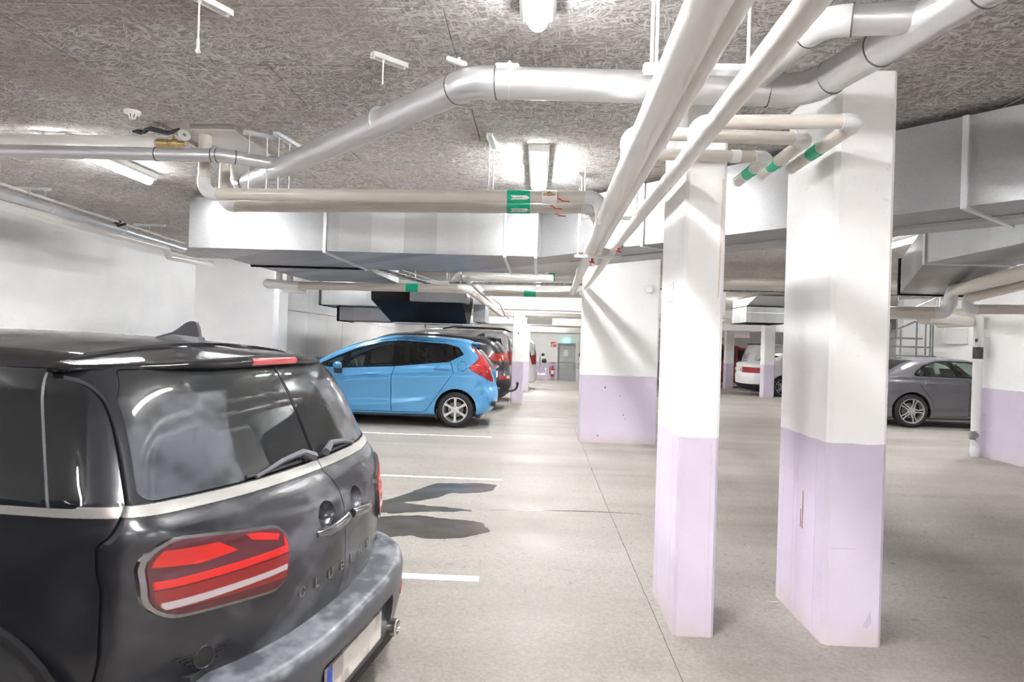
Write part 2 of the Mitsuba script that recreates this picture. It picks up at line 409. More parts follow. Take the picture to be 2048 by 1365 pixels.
for x, z, s in ((1.02, 0.82, .014), (1.30, 0.42, .010), (1.33, 0.36, .008), (0.93, 0.10, .012), (1.24, 0.70, .007)): part(CW, 'chip', trimesh.creation.icosphere(1, s).apply_scale((1, .15, 1.2)).apply_translation((x, 10.2, z)), 'scratch_brown')
part(CW, 'junction_box', lathe([(0.0, 0.0), (0.062, 0.0), (0.062, 0.03), (0.055, 0.045), (0.03, 0.05), (0.0, 0.05)], 24, (1.607, 10.2, 2.30), (0, -1, 0)), 'white_plastic', 40)

# parking lines on the floor
def line(x0, x1, y0, y1, label):
    put('parking_line', box(x0, x1, y0, y1, 0.0, 0.0016), 'line_paint', label=label, cat='parking line')
line(-5.6, -0.314, 4.105, 4.20, 'white painted bay line ending just behind the dark car')
line(-5.6, -0.33, 7.13, 7.205, 'faint white bay line between the wet patch and the blue car')
line(-5.6, -0.652, 10.30, 10.385, 'white bay line along the near side of the blue car')

# wet patches on the floor
def f_wet(p, n, uv):
    m = fbm(p.x * 3, p.y * 5, 2.0, octaves=3)
    return mix((0.038, 0.032, 0.025), (0.085, 0.076, 0.068), m) * (0.9 + 0.2 * noise(p.x * 90, p.y * 90, 1.0))
mat('wet_concrete', prin(proc(f_wet), 0.22, specular=0.5))
def blob(pts, seed, j=0.04):
    P = Polygon(pts).buffer(0.05).buffer(-0.05)
    L = P.exterior; n = 160; q = []
    for k in range(n):
        c = L.interpolate(k / n, normalized=True)
        d = j * (meshkit.fbm(np.array([[c.x * 9, c.y * 9, seed]]), 4)[0] - 0.5) * 2
        q.append((c.x + d, c.y + d * 1.4))
    return Polygon(q).buffer(0)
w1 = blob([(-2.4, 6.35), (-1.35, 6.02), (-1.2, 6.30), (-0.99, 6.86), (-0.62, 6.95), (-0.36, 6.88), (-0.40, 6.62), (-0.55, 6.50), (-0.80, 6.44), (-0.88, 6.24), (-1.02, 6.10), (-1.22, 5.98), (-1.05, 5.93), (-0.75, 5.92), (-0.52, 5.86), (-0.52, 5.80), (-0.85, 5.74), (-1.18, 5.62), (-2.4, 5.6)], 3)
w2 = blob([(-2.4, 5.55), (-1.25, 5.52), (-0.95, 5.58), (-0.70, 5.50), (-0.45, 5.48), (-0.32, 5.30), (-0.34, 5.16), (-0.50, 5.02), (-0.70, 4.95), (-0.90, 5.0), (-1.15, 4.9), (-2.4, 4.85)], 5)
put('puddle', prism(w1, 0.0, 0.001), 'wet_concrete', label='wet patch with two ragged fingers on the floor, nearer the blue car', cat='puddle')
put('puddle', prism(w2, 0.0, 0.001), 'wet_concrete', label='rounded wet patch on the floor beside the dark car bumper', cat='puddle')
w3 = blob([(-0.5, 5.86), (0.0, 5.93), (0.5, 5.98), (0.95, 5.93), (0.5, 5.945), (0.0, 5.90)], 8, 0.012)
put('puddle', prism(w3, 0.0, 0.0008), 'wet_concrete', label='thin damp trickle running from the wet patch across the floor joint', cat='puddle')

# ------------------------------------------------------------------ ceiling lights
def lamp(x, y0, y1, label, z=None, alongx=False, w=0.075, group=None):
    t = thing('ceiling_light', label, 'ceiling light', group)
    zt = CZ + ceil_drop((y0 + y1) / 2) if z is None else z
    L = y1 - y0
    P = Polygon([(-w, 0), (-w, -0.035), (-w * 0.8, -0.052), (w * 0.8, -0.052), (w, -0.035), (w, 0)])
    h = prism(P, 0, L); h.apply_transform(np.array([[1, 0, 0, 0], [0, 0, 1, 0], [0, 1, 0, 0], [0, 0, 0, 1.0]])); h.invert()
    wd = w * 0.56
    D = Polygon([(-wd, -0.045)] + [(-wd * math.cos(a), -0.055 - 0.045 * math.sin(a)) for a in np.linspace(0.15, math.pi - 0.15, 9)] + [(wd, -0.045)])
    d = prism(D, 0.012, L - 0.012); d.apply_transform(np.array([[1, 0, 0, 0], [0, 0, 1, 0], [0, 1, 0, 0], [0, 0, 0, 1.0]])); d.invert()
    for m in (h, d):
        m.apply_translation((0, -L / 2, 0))
        if alongx: rot(m, 90)
        m.apply_translation((x, (y0 + y1) / 2, zt - 0.002))
    trimesh.repair.fix_normals(d); trimesh.repair.fix_normals(h)
    part(t, 'housing', h, 'white_plastic', 40)
    part(t, 'diffuser', d, 'white_plastic', 40)
    scene[t + '__diffuser']['emitter'] = {'type': 'area', 'radiance': rgb(*LAMP_RGB)}
    return t
lamp(-0.042, 1.62, 2.86, 'bright batten light on the ceiling nearest to the camera, over the drive lane')
lamp(-0.036, 4.80, 5.98, 'bright batten light on the ceiling beside the green tape of the insulated pipes')
lamp(0.20, 8.45, 9.65, 'batten light over the drive lane just behind the rectangular duct')
lamp(-0.036, 11.5, 12.7, 'batten light over the drive lane above the far beige pipes')
lamp(-0.036, 14.5, 15.7, 'batten light over the drive lane just before the white beam')
lamp(7.9, 10.9, 12.1, 'batten light over the right floor in front of the grey saloon')
lamp(-3.50, 4.75, 5.95, 'bright batten light on the ceiling over the left bays above the silver pipe')
lamp(-0.3, 18.6, 19.8, 'distant batten light just past the white beam')
lamp(-0.1, 25.0, 26.2, 'distant batten light halfway along the far ramp')
lamp(0.1, 31.5, 32.7, 'farthest batten light of the drive lane near the grey door')
lamp(-3.5, 10.9, 12.1, 'batten light above the blue car')
lamp(-3.2, 20.0, 21.2, 'batten light above the white van')
lamp(4.3, 7.7, 8.9, 'batten light over the right floor behind the broad column')
lamp(0.0, 21.8, 23.0, 'distant batten light, second past the white beam')
lamp(0.05, 28.2, 29.4, 'distant batten light, two before the far wall')
lamp(0.15, 34.3, 35.5, 'batten light just in front of the grey door')
lamp(7.9, 14.0, 15.2, 'batten light above the grey saloon car')
lamp(4.7, 18.4, 19.6, 'batten light in front of the white car, left of the bluish duct')
lamp(8.6, 22.5, 23.7, 'batten light above the white car')
lamp(9.9, 29, 30.2, 'batten light above the white van with lettering')
lamp(12.6, 15.6, 16.8, 'batten light by the metal stair')
# the same rows of lights go on behind the camera
lamp(-0.042, -1.6, -0.4, 'batten light of the drive lane just behind the camera')
lamp(-3.50, 1.0, 2.2, 'batten light over the dark car in front')
lamp(-3.50, -2.8, -1.6, 'batten light of the left bays behind the camera')
lamp(3.9, -1.5, -0.3, 'batten light of the right side behind the camera')
lamp(-0.042, -4.8, -3.6, 'batten light of the drive lane farthest behind the camera')
lamp(3.9, -4.8, -3.6, 'batten light of the right side farthest behind the camera')
# ------------------------------------------------------------------ rectangular air ducts
def cleat(m_key, p, q, z0, z1, w=0.03, bs='flange_steel'):
    """an upright flange strip on a duct side from z0 to z1 over the plan line p-q"""
    p, q = np.array(p, float), np.array(q, float); d = (q - p) / np.linalg.norm(q - p); n = np.array([-d[1], d[0]])
    P = Polygon([tuple(p - n * w / 2), tuple(q - n * w / 2), tuple(q + n * w / 2), tuple(p + n * w / 2)])
    part(m_key, 'flange', prism(P, z0, z1), bs)
DB, DT = 2.29, 2.80
t = thing('air_duct', 'long galvanised rectangular duct crossing the whole hall behind the insulated pipes', 'duct')
MAIN = t
for x0, x1, y0, y1 in ((-3.5, -2.145, 6.65, 8.15), (-3.5, -2.145, 8.2, 10.3), (-2.115, -0.365, 6.65, 8.3), (-0.335, -0.065, 6.66, 8.3)):
    part(t, 'section', box(x0, x1, y0, y1, DB, DT, 0.004), 'galvanised')
dd, dn = np.array([0.65, -0.76]), np.array([0.76, 0.65])
c0 = np.array([0.0, 6.68])
part(t, 'section', prism(Polygon([(-0.035, 6.66), tuple(c0), tuple(c0 + dn * 0.8), (-0.035, 8.3)]), DB, DT), 'galvanised')
def ang(a, b, w=0.8): return Polygon([tuple(c0 + dd * a), tuple(c0 + dd * b), tuple(c0 + dd * b + dn * w), tuple(c0 + dd * a + dn * w)])
for a, b in ((0.002, 1.28), (1.31, 2.58), (2.61, 3.62), (3.65, 5.4)):
    part(t, 'section', prism(ang(a, b), DB, DT), 'galvanised')
for xx in (-2.13, -0.35, -0.05):
    cleat(t, (xx, 6.632), (xx, 8.31), DB - 0.016, DT)
cleat(t, (-3.51, 8.175), (-2.13, 8.175), DB - 0.02, DT, 0.05, 'galv_dark')
for a in (1.295, 2.595, 3.635):
    cleat(t, tuple(c0 + dd * a - dn * 0.016), tuple(c0 + dd * a + dn * 0.816), DB - 0.014, DT)
part(t, 'bottom_seam', prism(Polygon([tuple(c0 + dn * .40), tuple(c0 + dd * 5.4 + dn * .40), tuple(c0 + dd * 5.4 + dn * .412), tuple(c0 + dn * .412)]), DB - 0.006, DB), 'galvanised')
# the second duct on the right, dropping towards the back
t = thing('air_duct', 'galvanised duct on the right that drops towards the beige pipes below the big duct', 'duct')
def hexa(a, b):
    """hull of two quads"""
    return trimesh.convex.convex_hull(np.array(list(a) + list(b), float))
part(t, 'section', hexa([(3.55, 3.6, 2.30), (4.35, 3.6, 2.30), (3.55, 3.6, 2.66), (4.35, 3.6, 2.66)], [(3.55, 6.43, 2.30), (4.35, 6.43, 2.30), (3.55, 6.43, 2.66), (4.35, 6.43, 2.66)]), 'galvanised')
part(t, 'section', hexa([(3.55, 6.46, 2.30), (4.35, 6.46, 2.30), (3.55, 6.46, 2.66), (4.35, 6.46, 2.66)], [(3.98, 7.7, 2.12), (4.70, 7.7, 2.12), (3.98, 7.7, 2.5), (4.70, 7.7, 2.5)]), 'galvanised')
part(t, 'flange', box(3.535, 4.365, 6.43, 6.46, 2.285, 2.675), 'flange_steel')
part(t, 'flange', box(3.965, 4.715, 7.70, 7.73, 2.105, 2.515), 'galv_dark')
# ducts over the blue car
t = thing('air_duct', 'dark duct fitting hanging low over the roof of the blue car', 'duct')
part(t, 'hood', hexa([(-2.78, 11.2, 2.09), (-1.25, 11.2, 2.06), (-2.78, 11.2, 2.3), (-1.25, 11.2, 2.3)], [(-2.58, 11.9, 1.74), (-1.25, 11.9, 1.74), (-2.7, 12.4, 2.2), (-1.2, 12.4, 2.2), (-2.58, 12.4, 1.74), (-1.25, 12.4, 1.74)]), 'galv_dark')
part(t, 'section', box(-2.1, -1.18, 11.0, 11.6, 2.07, 2.34, 0.004), 'galvanised')
part(t, 'lip', box(-2.55, -1.15, 11.85, 12.5, 1.725, 1.742), 'rod_steel')
part(t, 'section', box(-1.2, -0.98, 12.45, 13.4, 1.80, 2.12, 0.004), 'galvanised')
t = thing('air_duct', 'grey duct running into the shaded wall above the blue car', 'duct')
part(t, 'section', box(-3.86, -2.5, 11.9, 12.9, 2.01, 2.42, 0.005), 'galvanised')
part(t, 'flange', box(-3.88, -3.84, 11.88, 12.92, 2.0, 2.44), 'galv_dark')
t = thing('air_duct', 'low dark galvanised duct against the shaded wall, under the grey duct', 'duct')
part(t, 'section', box(-3.64, -2.45, 12.3, 13.3, 1.755, 2.0, 0.004), 'galvanised')
part(t, 'flange', box(-3.67, -3.63, 12.28, 13.32, 1.74, 2.012), 'galv_dark')
# the bluish duct far on the right
t = thing('air_duct', 'bluish grey duct end hanging far back between the two nearest columns', 'duct')
part(t, 'section', box(5.40, 6.38, 18.0, 19.3, 2.16, 2.58, 0.005), 'galvanised')
part(t, 'rib', box(5.37, 6.41, 17.985, 18.0, 2.41, 2.43), 'flange_steel')
part(t, 'neck', hexa([(5.40, 18.02, 2.59), (6.38, 18.02, 2.59), (5.40, 19.3, 2.59), (6.38, 19.3, 2.59)], [(5.42, 17.2, 2.80), (6.98, 17.2, 2.80), (5.42, 19.3, 2.80), (6.98, 19.3, 2.80)]), 'flange_steel')
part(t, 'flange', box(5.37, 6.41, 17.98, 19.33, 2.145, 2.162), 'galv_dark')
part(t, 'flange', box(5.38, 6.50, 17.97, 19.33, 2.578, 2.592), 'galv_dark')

# ------------------------------------------------------------------ silver ventilation pipe
t = thing('ventilation_pipe', 'thick silver ventilation pipe that bends across the ceiling in front of the columns', 'pipe')
VP = t
r = 0.0725
pipe_run(t, [(1.55, 1.63, 2.65), (1.2, 3.195, 2.65), (-0.345, 3.15, 2.65), (-2.40, 5.29, 2.605), (-2.40, 5.29, 2.843)], r, 0.17, 'spiral_steel', 'spiral_steel', 28, 0.002, 'seam_rubber')
for q, d in (((-0.905, 3.723, 2.65), (-.69, .72, 0)), ((-1.92, 4.79, 2.65), (-.69, .72, 0)), ((1.305, 2.73, 2.65), (.21, -.977, 0)), ((1.41, 2.26, 2.65), (.21, -.977, 0)), ((-0.17, 3.156, 2.65), (1, .03, 0))):
    q, d = np.array(q), np.array(d) / np.linalg.norm(d)
    part(t, 'collar', cyl(q - d * 0.003, q + d * 0.003, r + 0.0025, 28), 'seam_rubber' if q[0] > 1 or q[0] < -1.5 else 'flange_steel', 40)
part(t, 'end_collar', lathe([(0.0, 0), (r + 0.006, 0), (r + 0.006, 0.035), (0, 0.035)], 28, (-2.40, 5.29, 2.80)), 'spiral_steel', 40)
# the side branch from the left
t2 = thing('ventilation_pipe', 'thin silver ventilation pipe coming in from the left edge below the beige pipe', 'pipe')
pipe_run(t2, [(-6.2, 4.53, 2.65), (-2.16, 4.524, 2.65), (-1.86, 4.74, 2.65)], 0.044, 0.16, 'spiral_steel', 'spiral_steel', 22, 0.002, 'seam_rubber')
for x in (-2.62, -2.20): part(t2, 'collar', cyl((x - .003, 4.5255, 2.65), (x + .003, 4.5255, 2.65), 0.0475, 22), 'seam_rubber', 40)
# the second pipe behind the diagonal pipes
t3 = thing('ventilation_pipe', 'short silver ventilation pipe joining the thick one at the top right', 'pipe')
pipe_run(t3, [(1.35, 2.50, 2.66), (1.03, 2.60, 2.69), (0.90, 3.62, 2.69)], 0.055, 0.11, 'spiral_steel', 'elbow_grey', 24, 0.002, 'seam_rubber')
# shiny clip boxes on the thick pipe
for i, (x, y, z, a) in enumerate(((1.175, 3.09, 2.742, 5), (1.30, 2.70, 2.742, -75), (-0.18, 3.12, 2.735, 3), (-0.41, 3.10, 2.742, 40))):
    m = cat_([box(-.045, .045, -.012, .012, 0, .022, .004), ball((-.045, 0, .014), .011), ball((.045, 0, .014), .011), ball((.01, 0, .026), .009)])
    part(VP, 'clip', shift(rot(m, a), x, y, z - 0.03), 'white_plastic', 40)

# ------------------------------------------------------------------ insulated pipes
def tape(key, p, d, r, L=0.10, tag=None, text='>'):
    p, d = np.array(p, float), np.array(d, float); d /= np.linalg.norm(d)
    part(key, 'tape', cyl(p - d * L / 2, p + d * L / 2, r + 0.0016, 24), 'green_tape', 40, label='green tape band')
    if tag is not None:          # a curved white arrow label on the side seen from "tag"
        s = np.array(tag, float); s -= d * (s @ d); s /= np.linalg.norm(s); u = np.cross(d, s)
        hw = 0.36 * L; a = np.linspace(-0.32, 0.32, 7); V, F = [], []
        for k, b in enumerate(a):
            n_ = s * math.cos(b) + u * math.sin(b)
            e = 0.25 * L * (1 - abs(b) / 0.32) * 0.5
            V += [p + n_ * (r + 0.0026) - d * (hw - e), p + n_ * (r + 0.0026) + d * (hw + e)]
        for k in range(6): F += [[2 * k, 2 * k + 1, 2 * k + 3], [2 * k, 2 * k + 3, 2 * k + 2]]
        part(key, 'tag', trimesh.Trimesh(V, F, process=False), 'tag_white', label='white arrow tag')
        n_ = 5
        ink = [cyl(p + s * (r + 0.003) - d * hw * (0.55 - 0.22 * k), p + s * (r + 0.003) - d * hw * (0.55 - 0.22 * k - 0.14), 0.0018, 5) for k in range(n_)]
        part(key, 'lettering', cat_(ink), 'ink')

A = thing('insulated_pipe', 'upper of the two beige insulated pipes across the middle, with the green tape', 'pipe')
pipe_run(A, [(-2.392, 4.732, 2.843), (-2.392, 4.732, 2.43), (0.385, 4.545, 2.43), (0.40, 4.56, 2.25)], 0.0425, 0.085, 'jacket', 'elbow_grey', 24)
B = thing('insulated_pipe', 'lower of the two beige insulated pipes across the middle', 'pipe')
pipe_run(B, [(-2.43, 5.12, 2.843), (-2.43, 5.12, 2.42), (0.36, 4.85, 2.42), (0.43, 4.9, 2.27)], 0.041, 0.085, 'jacket', 'elbow_grey', 24)
dA = np.array([2.777, -0.187, 0]); dB = np.array([2.82, -.27, 0])
pA = np.array([-0.157, 4.5815, 2.43]); pB = np.array([-0.167, 4.9, 2.42])
tape(A, pA, dA, 0.0425, 0.155, tag=(0, -1, -0.35)); tape(B, pB, dB, 0.041, 0.165, tag=(0, -1, -0.75))
# gap in the jacket with a brass valve, small red lever handles below
vx = np.array([0.045, 4.568, 2.43])
part(A, 'valve', cat_([cyl(vx + (-.05, 0, 0), vx + (.05, 0, 0), 0.0465, 20)]), 'white_plastic', 40)
part(A, 'valve_body', cat_([ball(vx + (0, -.046, .012), .017), cyl(vx + (-.04, -.044, .005), vx + (.04, -.044, .005), .008, 10), cyl(vx + (.05, -.044, .0), vx + (.06, -.044, .0), .011, 10)]), 'brass', 40)
def lever(x, y, z, s=1.0):
    return cat_([cyl((x, y, z), (x + .014 * s, y, z - .012), .004, 8), cyl((x + .014 * s, y, z - .012), (x + .062 * s, y, z - .015), .0038, 8), cyl((x - .015 * s, y, z + .002), (x, y, z), .0045, 8)])
for x, y, z in ((0.115, 4.51, 2.405), (0.105, 4.80, 2.362), (0.07, 4.52, 2.357)):
    part(B, 'lever_handle', lever(x, y, z), 'red_plastic', 40, label='red lever handle')

C = thing('insulated_pipe', 'beige insulated pipe at the left edge that ends at a brass valve', 'pipe')
pipe_run(C, [(-6.2, 4.62, 2.745), (-2.66, 4.60, 2.745)], 0.046, 0.1, 'jacket_white', 'elbow_grey', 24)
part(C, 'valve', cat_([cyl((-2.66, 4.6, 2.745), (-2.58, 4.6, 2.745), .03, 14), cyl((-2.58, 4.6, 2.745), (-2.46, 4.6, 2.745), .02, 14), cyl((-2.54, 4.6, 2.72), (-2.54, 4.6, 2.80), .012, 10), ball((-2.54, 4.6, 2.745), .034)]), 'brass', 40, label='brass valve')
part(C, 'wheel', lathe([(.012, 0), (.042, .002), (.042, .012), (.012, .012)], 18, (-2.46, 4.57, 2.79), (.5, -.5, .3)), 'rod_steel', 40)

D1 = thing('insulated_pipe', 'thickest of the diagonal insulated pipes, running overhead towards the back', 'pipe')
pipe_run(D1, [(0.372, 0.2, 2.3), (0.391, 1.679, 2.3), (0.44, 6.133, 2.3), (0.475, 8.1, 2.3)], 0.056, 0.1, 'jacket_white', 'elbow_grey', 26)
pipe_run(D1, [(0.47, 7.9, 2.3), (0.545, 11.2, 2.3)], 0.046, 0.1, 'jacket_white', 'elbow_grey', 22)
D2 = thing('insulated_pipe', 'thin insulated pipe pressed against the right side of the thickest diagonal one', 'pipe')
pipe_run(D2, [(0.448, 0.2, 2.297), (0.467, 1.677, 2.297), (0.512, 5.81, 2.297), (0.55, 7.2, 2.297)], 0.029, 0.06, 'jacket_white', 'elbow_grey', 18)
D3 = thing('insulated_pipe', 'right-hand diagonal insulated pipe, crossing in front of the slim column', 'pipe')
pipe_run(D3, [(0.629, 0.2, 2.3), (0.637, 1.673, 2.3), (0.640, 3.071, 2.3), (0.640, 6.096, 2.3), (0.705, 11.5, 2.3)], 0.0385, 0.08, 'jacket_white', 'elbow_grey', 24)
part(D3, 'drain_valve', cat_([cyl((0.645, 5.7, 2.27), (0.645, 5.7, 2.235), .009, 8), cyl((0.625, 5.7, 2.236), (0.665, 5.72, 2.232), .006, 8)]), 'red_plastic', 40, label='small red drain valve')
part(D1, 'drain_valve', cat_([cyl((0.475, 6.3, 2.25), (0.475, 6.3, 2.205), .011, 8), cyl((0.45, 6.3, 2.212), (0.50, 6.32, 2.206), .007, 8)]), 'red_plastic', 40, label='small red drain valve')

# three pipes that leave the diagonal ones and turn in between the two nearest columns
ZX = 2.44
Xs = [('insulated_pipe', 'beige pipe in front of the broad column, rightmost of the three green-taped stubs', [(0.66, 3.02, 2.31), (0.66, 3.02, ZX), (1.345, 2.967, ZX), (1.339, 3.74, ZX)], 0.031, (1.340, 3.42, ZX)),
      ('insulated_pipe', 'beige insulated pipe between the columns, middle one of the three green-taped stubs', [(0.385, 3.18, 2.31), (0.385, 3.18, ZX), (1.225, 3.225, ZX), (1.225, 3.88, ZX)], 0.031, (1.225, 3.66, ZX)),
      ('insulated_pipe', 'beige insulated pipe between the columns, left one of the three green-taped stubs', [(0.55, 3.42, 2.41), (1.118, 3.439, 2.41), (1.112, 3.94, 2.41)], 0.029, (1.114, 3.72, 2.41))]
for nm, lb, P, r, tp in Xs:
    k = thing(nm, lb, 'pipe')
    P2 = [p for p in P]
    pipe_run(k, P2, r, 0.055, 'jacket', 'elbow_grey', 22, round_ends=[P[-1]])
    tape(k, tp, (0, 1, 0), r, 0.12, tag=(0.75, -0.3, -0.6))
part(k, 'sleeve', cyl((0.93, 3.433, 2.41), (0.975, 3.4345, 2.41), .033, 22), 'white_plastic', 40, label='white ribbed sleeve')

# pipes farther back
E1 = thing('insulated_pipe', 'long beige insulated pipe across the back, above the wide wall pillar', 'pipe')
pipe_run(E1, [(-1.40, 11.3, 2.36), (-1.40, 11.3, 2.53), (9.5, 11.3, 2.585)], 0.078, 0.14, 'jacket', 'jacket_white', 22)
tape(E1, (0.14, 11.3, 2.538), (1, 0, 0), 0.078, 0.21); tape(E1, (1.42, 11.3, 2.545), (1, 0, 0), 0.078, 0.25)
for x in (0.10, 1.70): part(E1, 'riser', cyl((x, 11.3, 2.55), (x, 11.3, 2.845), 0.062, 18), 'jacket_white', 40)
E2 = thing('insulated_pipe', 'brownish insulated pipe across the back, just above the white beam', 'pipe')
pipe_run(E2, [(-0.92, 11.5, 2.275), (0.80, 11.5, 2.285)], 0.055, 0.1, 'jacket', 'elbow_grey', 20)
tape(E2, (-0.16, 11.5, 2.279), (1, 0, 0), 0.055, 0.20)
F1 = thing('insulated_pipe', 'beige insulated pipe over the bays that turns back towards the slender column', 'pipe')
pipe_run(F1, [(-3.45, 9.5, 2.157), (-1.0, 9.5, 2.176), (-0.985, 18.0, 2.16)], 0.058, 0.12, 'jacket', 'jacket_white', 20)
tape(F1, (-1.78, 9.5, 2.170), (1, 0, 0), 0.058, 0.17)
F2 = thing('insulated_pipe', 'short pale pipe end with two risers in front of the shaded left wall', 'pipe')
part(F2, 'elbow', tube_path([(-3.80, 9.40, 2.165), (-3.62, 9.44, 2.160), (-3.40, 9.5, 2.155)], 0.064, 20), 'white_plastic', 40)
part(F2, 'end_cap', ball((-3.80, 9.40, 2.165), 0.064), 'white_plastic', True)
for x_, y_ in ((-3.66, 9.46), (-3.56, 9.60)): part(F2, 'riser', cyl((x_, y_, 2.16), (x_, y_, 2.845), .045, 16), 'jacket_white', 40)
part(F2, 'end_cap', tube_path([(-3.60, 9.45, 2.10), (-3.34, 9.62, 2.09)], 0.05, 16), 'white_plastic', 40)
F3 = thing('insulated_pipe', 'insulated pipe from the pale elbow at the back to the white beam', 'pipe')
pipe_run(F3, [(0.2, 10.2, 2.42), (-1.12, 10.2, 2.42), (-1.14, 16.0, 2.42)], 0.062, 0.13, 'jacket_white', 'jacket_white', 20)
F4 = thing('conduit', 'thin white conduit beside the pipes above the bays, ending in a kink', 'conduit')
pipe_run(F4, [(-0.93, 11.4, 2.28), (-0.87, 15.2, 2.30), (-0.80, 16.2, 2.1), (-0.75, 17.2, 2.05)], 0.022, 0.08, 'jacket_white', 'jacket_white', 12)

# wall pipes on the left
W1 = thing('wall_pipe', 'silver pipe along the top of the left wall with a dark coupling', 'pipe')
pipe_run(W1, [(-5.20, 5.2, 2.75), (-5.20, 9.75, 2.66)], 0.052, 0.1, 'spiral_steel', 'elbow_grey', 20)
for y in (7.02, 7.95, 8.30): part(W1, 'collar', cyl((-5.2, y, 2.75 - (y - 5.2) * .0198), (-5.2, y + .012, 2.75 - (y - 5.2) * .0198), .056, 20), 'flange_steel', 40)
part(W1, 'coupling', cat_([cyl((-5.2, 8.0, 2.695), (-5.2, 8.28, 2.689), .036, 16), cyl((-5.17, 8.08, 2.70), (-5.12, 8.22, 2.76), .015, 8), cyl((-5.2, 8.1, 2.73), (-5.15, 8.16, 2.78), .018, 8)]), 'black_plastic', 40, label='dark cable-wrapped coupling')
W2 = thing('wall_pipe', 'pale pipe along the left wall, just below the silver one', 'pipe')
pipe_run(W2, [(-5.20, 5.2, 2.625), (-5.20, 9.3, 2.60), (-5.22, 9.4, 2.50), (-5.15, 10.5, 2.52)], 0.045, 0.08, 'jacket_white', 'jacket_white', 18)
W3 = thing('wall_pipe', 'thin pipe resting on the silver wall pipe at the left', 'pipe')
pipe_run(W3, [(-5.16, 5.2, 2.835), (-5.16, 9.7, 2.735)], 0.014, 0.08, 'jacket_white', 'jacket_white', 12)

# pipes and the downpipe at the right wall
R1 = thing('insulated_pipe', 'beige insulated pipe coming in at the right edge and bending down twice', 'pipe')
pipe_run(R1, [(3.75, 4.9, 2.16), (4.32, 7.35, 2.13), (4.32, 7.35, 1.90), (3.55, 7.6, 1.905)], 0.062, 0.13, 'jacket', 'elbow_grey', 22)
R2 = thing('insulated_pipe', 'second beige insulated pipe at the right edge, under the first', 'pipe')
pipe_run(R2, [(4.0, 5.1, 2.13), (4.62, 7.55, 2.08), (4.62, 7.55, 1.96), (5.35, 7.5, 1.975)], 0.052, 0.11, 'jacket', 'elbow_grey', 22)
R3 = thing('insulated_pipe', 'broad beige insulated pipe passing behind the grey downpipe', 'pipe')
pipe_run(R3, [(4.2, 7.62, 1.86), (6.6, 10.6, 1.98), (6.6, 11.5, 1.98)], 0.075, 0.2, 'jacket', 'elbow_grey', 20)
DP = thing('downpipe', 'grey plastic downpipe with a black band in front of the right wall', 'downpipe')
dx, dy = 6.36, 10.12
part(DP, 'pipe', cyl((dx, dy, 0.08), (dx, dy, 2.05), 0.062, 24), 'elbow_grey', 40)
part(DP, 'band', cyl((dx, dy, 1.42), (dx, dy, 1.59), 0.0645, 24), 'black_plastic', 40, label='black rubber band')
for z in (0.36, 0.62, 1.72): part(DP, 'collar', cat_([cyl((dx, dy, z), (dx, dy, z + .012), .067, 24), box(dx, dx + .135, dy - .01, dy + .01, z, z + .012)]), 'rod_steel', 40)
part(DP, 'cleaning_cap', cat_([box(dx - .13, dx - .045, dy - .10, dy - .05, .26, .38, .008), cyl((dx - .03, dy - .03, .32), (dx - .045, dy - .09, .32), .04, 6)]), 'grey_steel', 40)
part(DP, 'foot', lathe([(.0, 0), (.066, 0), (.07, .04), (.07, .13), (.062, .15), (0, .15)], 24, (dx, dy, 0.002)), 'rod_steel', 40)
part(DP, 'clip', cat_([box(dx - .065, dx - .05, dy - .06, dy - .03, 1.66, 1.71)]), 'black_plastic')
part(DP, 'cable', tube_path([(6.455, 10.27, 0.1), (6.455, 10.27, 1.95), (6.455, 10.3, 2.02)], .012, 8), 'rod_steel', 40)

# ------------------------------------------------------------------ hangers, trays, small ceiling things
def hanger(label, p, q, rods, drop, ring=None, bs='rod_steel', group=None, w=0.02, h=0.022, zc=CZ, extra=None):
    """a channel under the ceiling from p to q (plan points) with threaded rods at fractions"""
    t = thing('pipe_hanger', label, 'hanger', group)
    p, q = np.array(p, float), np.array(q, float); L = np.linalg.norm(q - p); d = (q - p) / L
    m = cat_([box(0, L, -w, w, -h, -0.002), box(0, L, -w, -w + .004, -h - .006, -h), box(0, L, w - .004, w, -h - .006, -h)])
    rot(m, math.degrees(math.atan2(d[1], d[0]))); shift(m, p[0], p[1], zc)
    part(t, 'channel', m, bs)
    for f in rods:
        c = p + d * L * f
        part(t, 'rod', cyl((c[0], c[1], zc - h), (c[0], c[1], zc - drop), .0042, 8), bs, 40)
        part(t, 'nut', cyl((c[0], c[1], zc - h - .012), (c[0], c[1], zc - h - .002), .009, 6), bs)
        if ring == 'eye': part(t, 'eye', cat_([ball((c[0], c[1], zc - drop), .011), cyl((c[0], c[1], zc - drop + .05), (c[0], c[1], zc - drop), .007, 8)]), bs, 40)
    for e in (0.05, 0.95):
        c = p + d * L * e
        part(t, 'bolt', cyl((c[0], c[1], zc - h - .012), (c[0], c[1], zc - h), .006, 6), bs)
    return t
hanger('white ceiling channel with an empty rod and an eye, upper left', (-1.50, 2.66), (-1.375, 2.905), [0.45], 0.235, 'eye', 'white_paint')
hanger('white ceiling channel whose rod holds the thick silver pipe, top centre', (-0.852, 3.300), (-0.713, 3.441), [0.32], 0.145, None, 'white_paint')
hanger('pale ceiling channel beside the repaired hole in the ceiling', (-2.06, 4.60), (-1.90, 4.72), [0.2, 0.8], 0.40, None)
hanger('pale ceiling channel running slantwise above the thick silver pipe', (-1.845, 4.62), (-1.80, 4.95), [0.15, 0.6], 0.39, None)
hanger('ceiling channel with two long rods over the insulated pipe pair', (-0.37, 4.55), (-0.355, 4.9), [0.1, 0.9], 0.385, None)
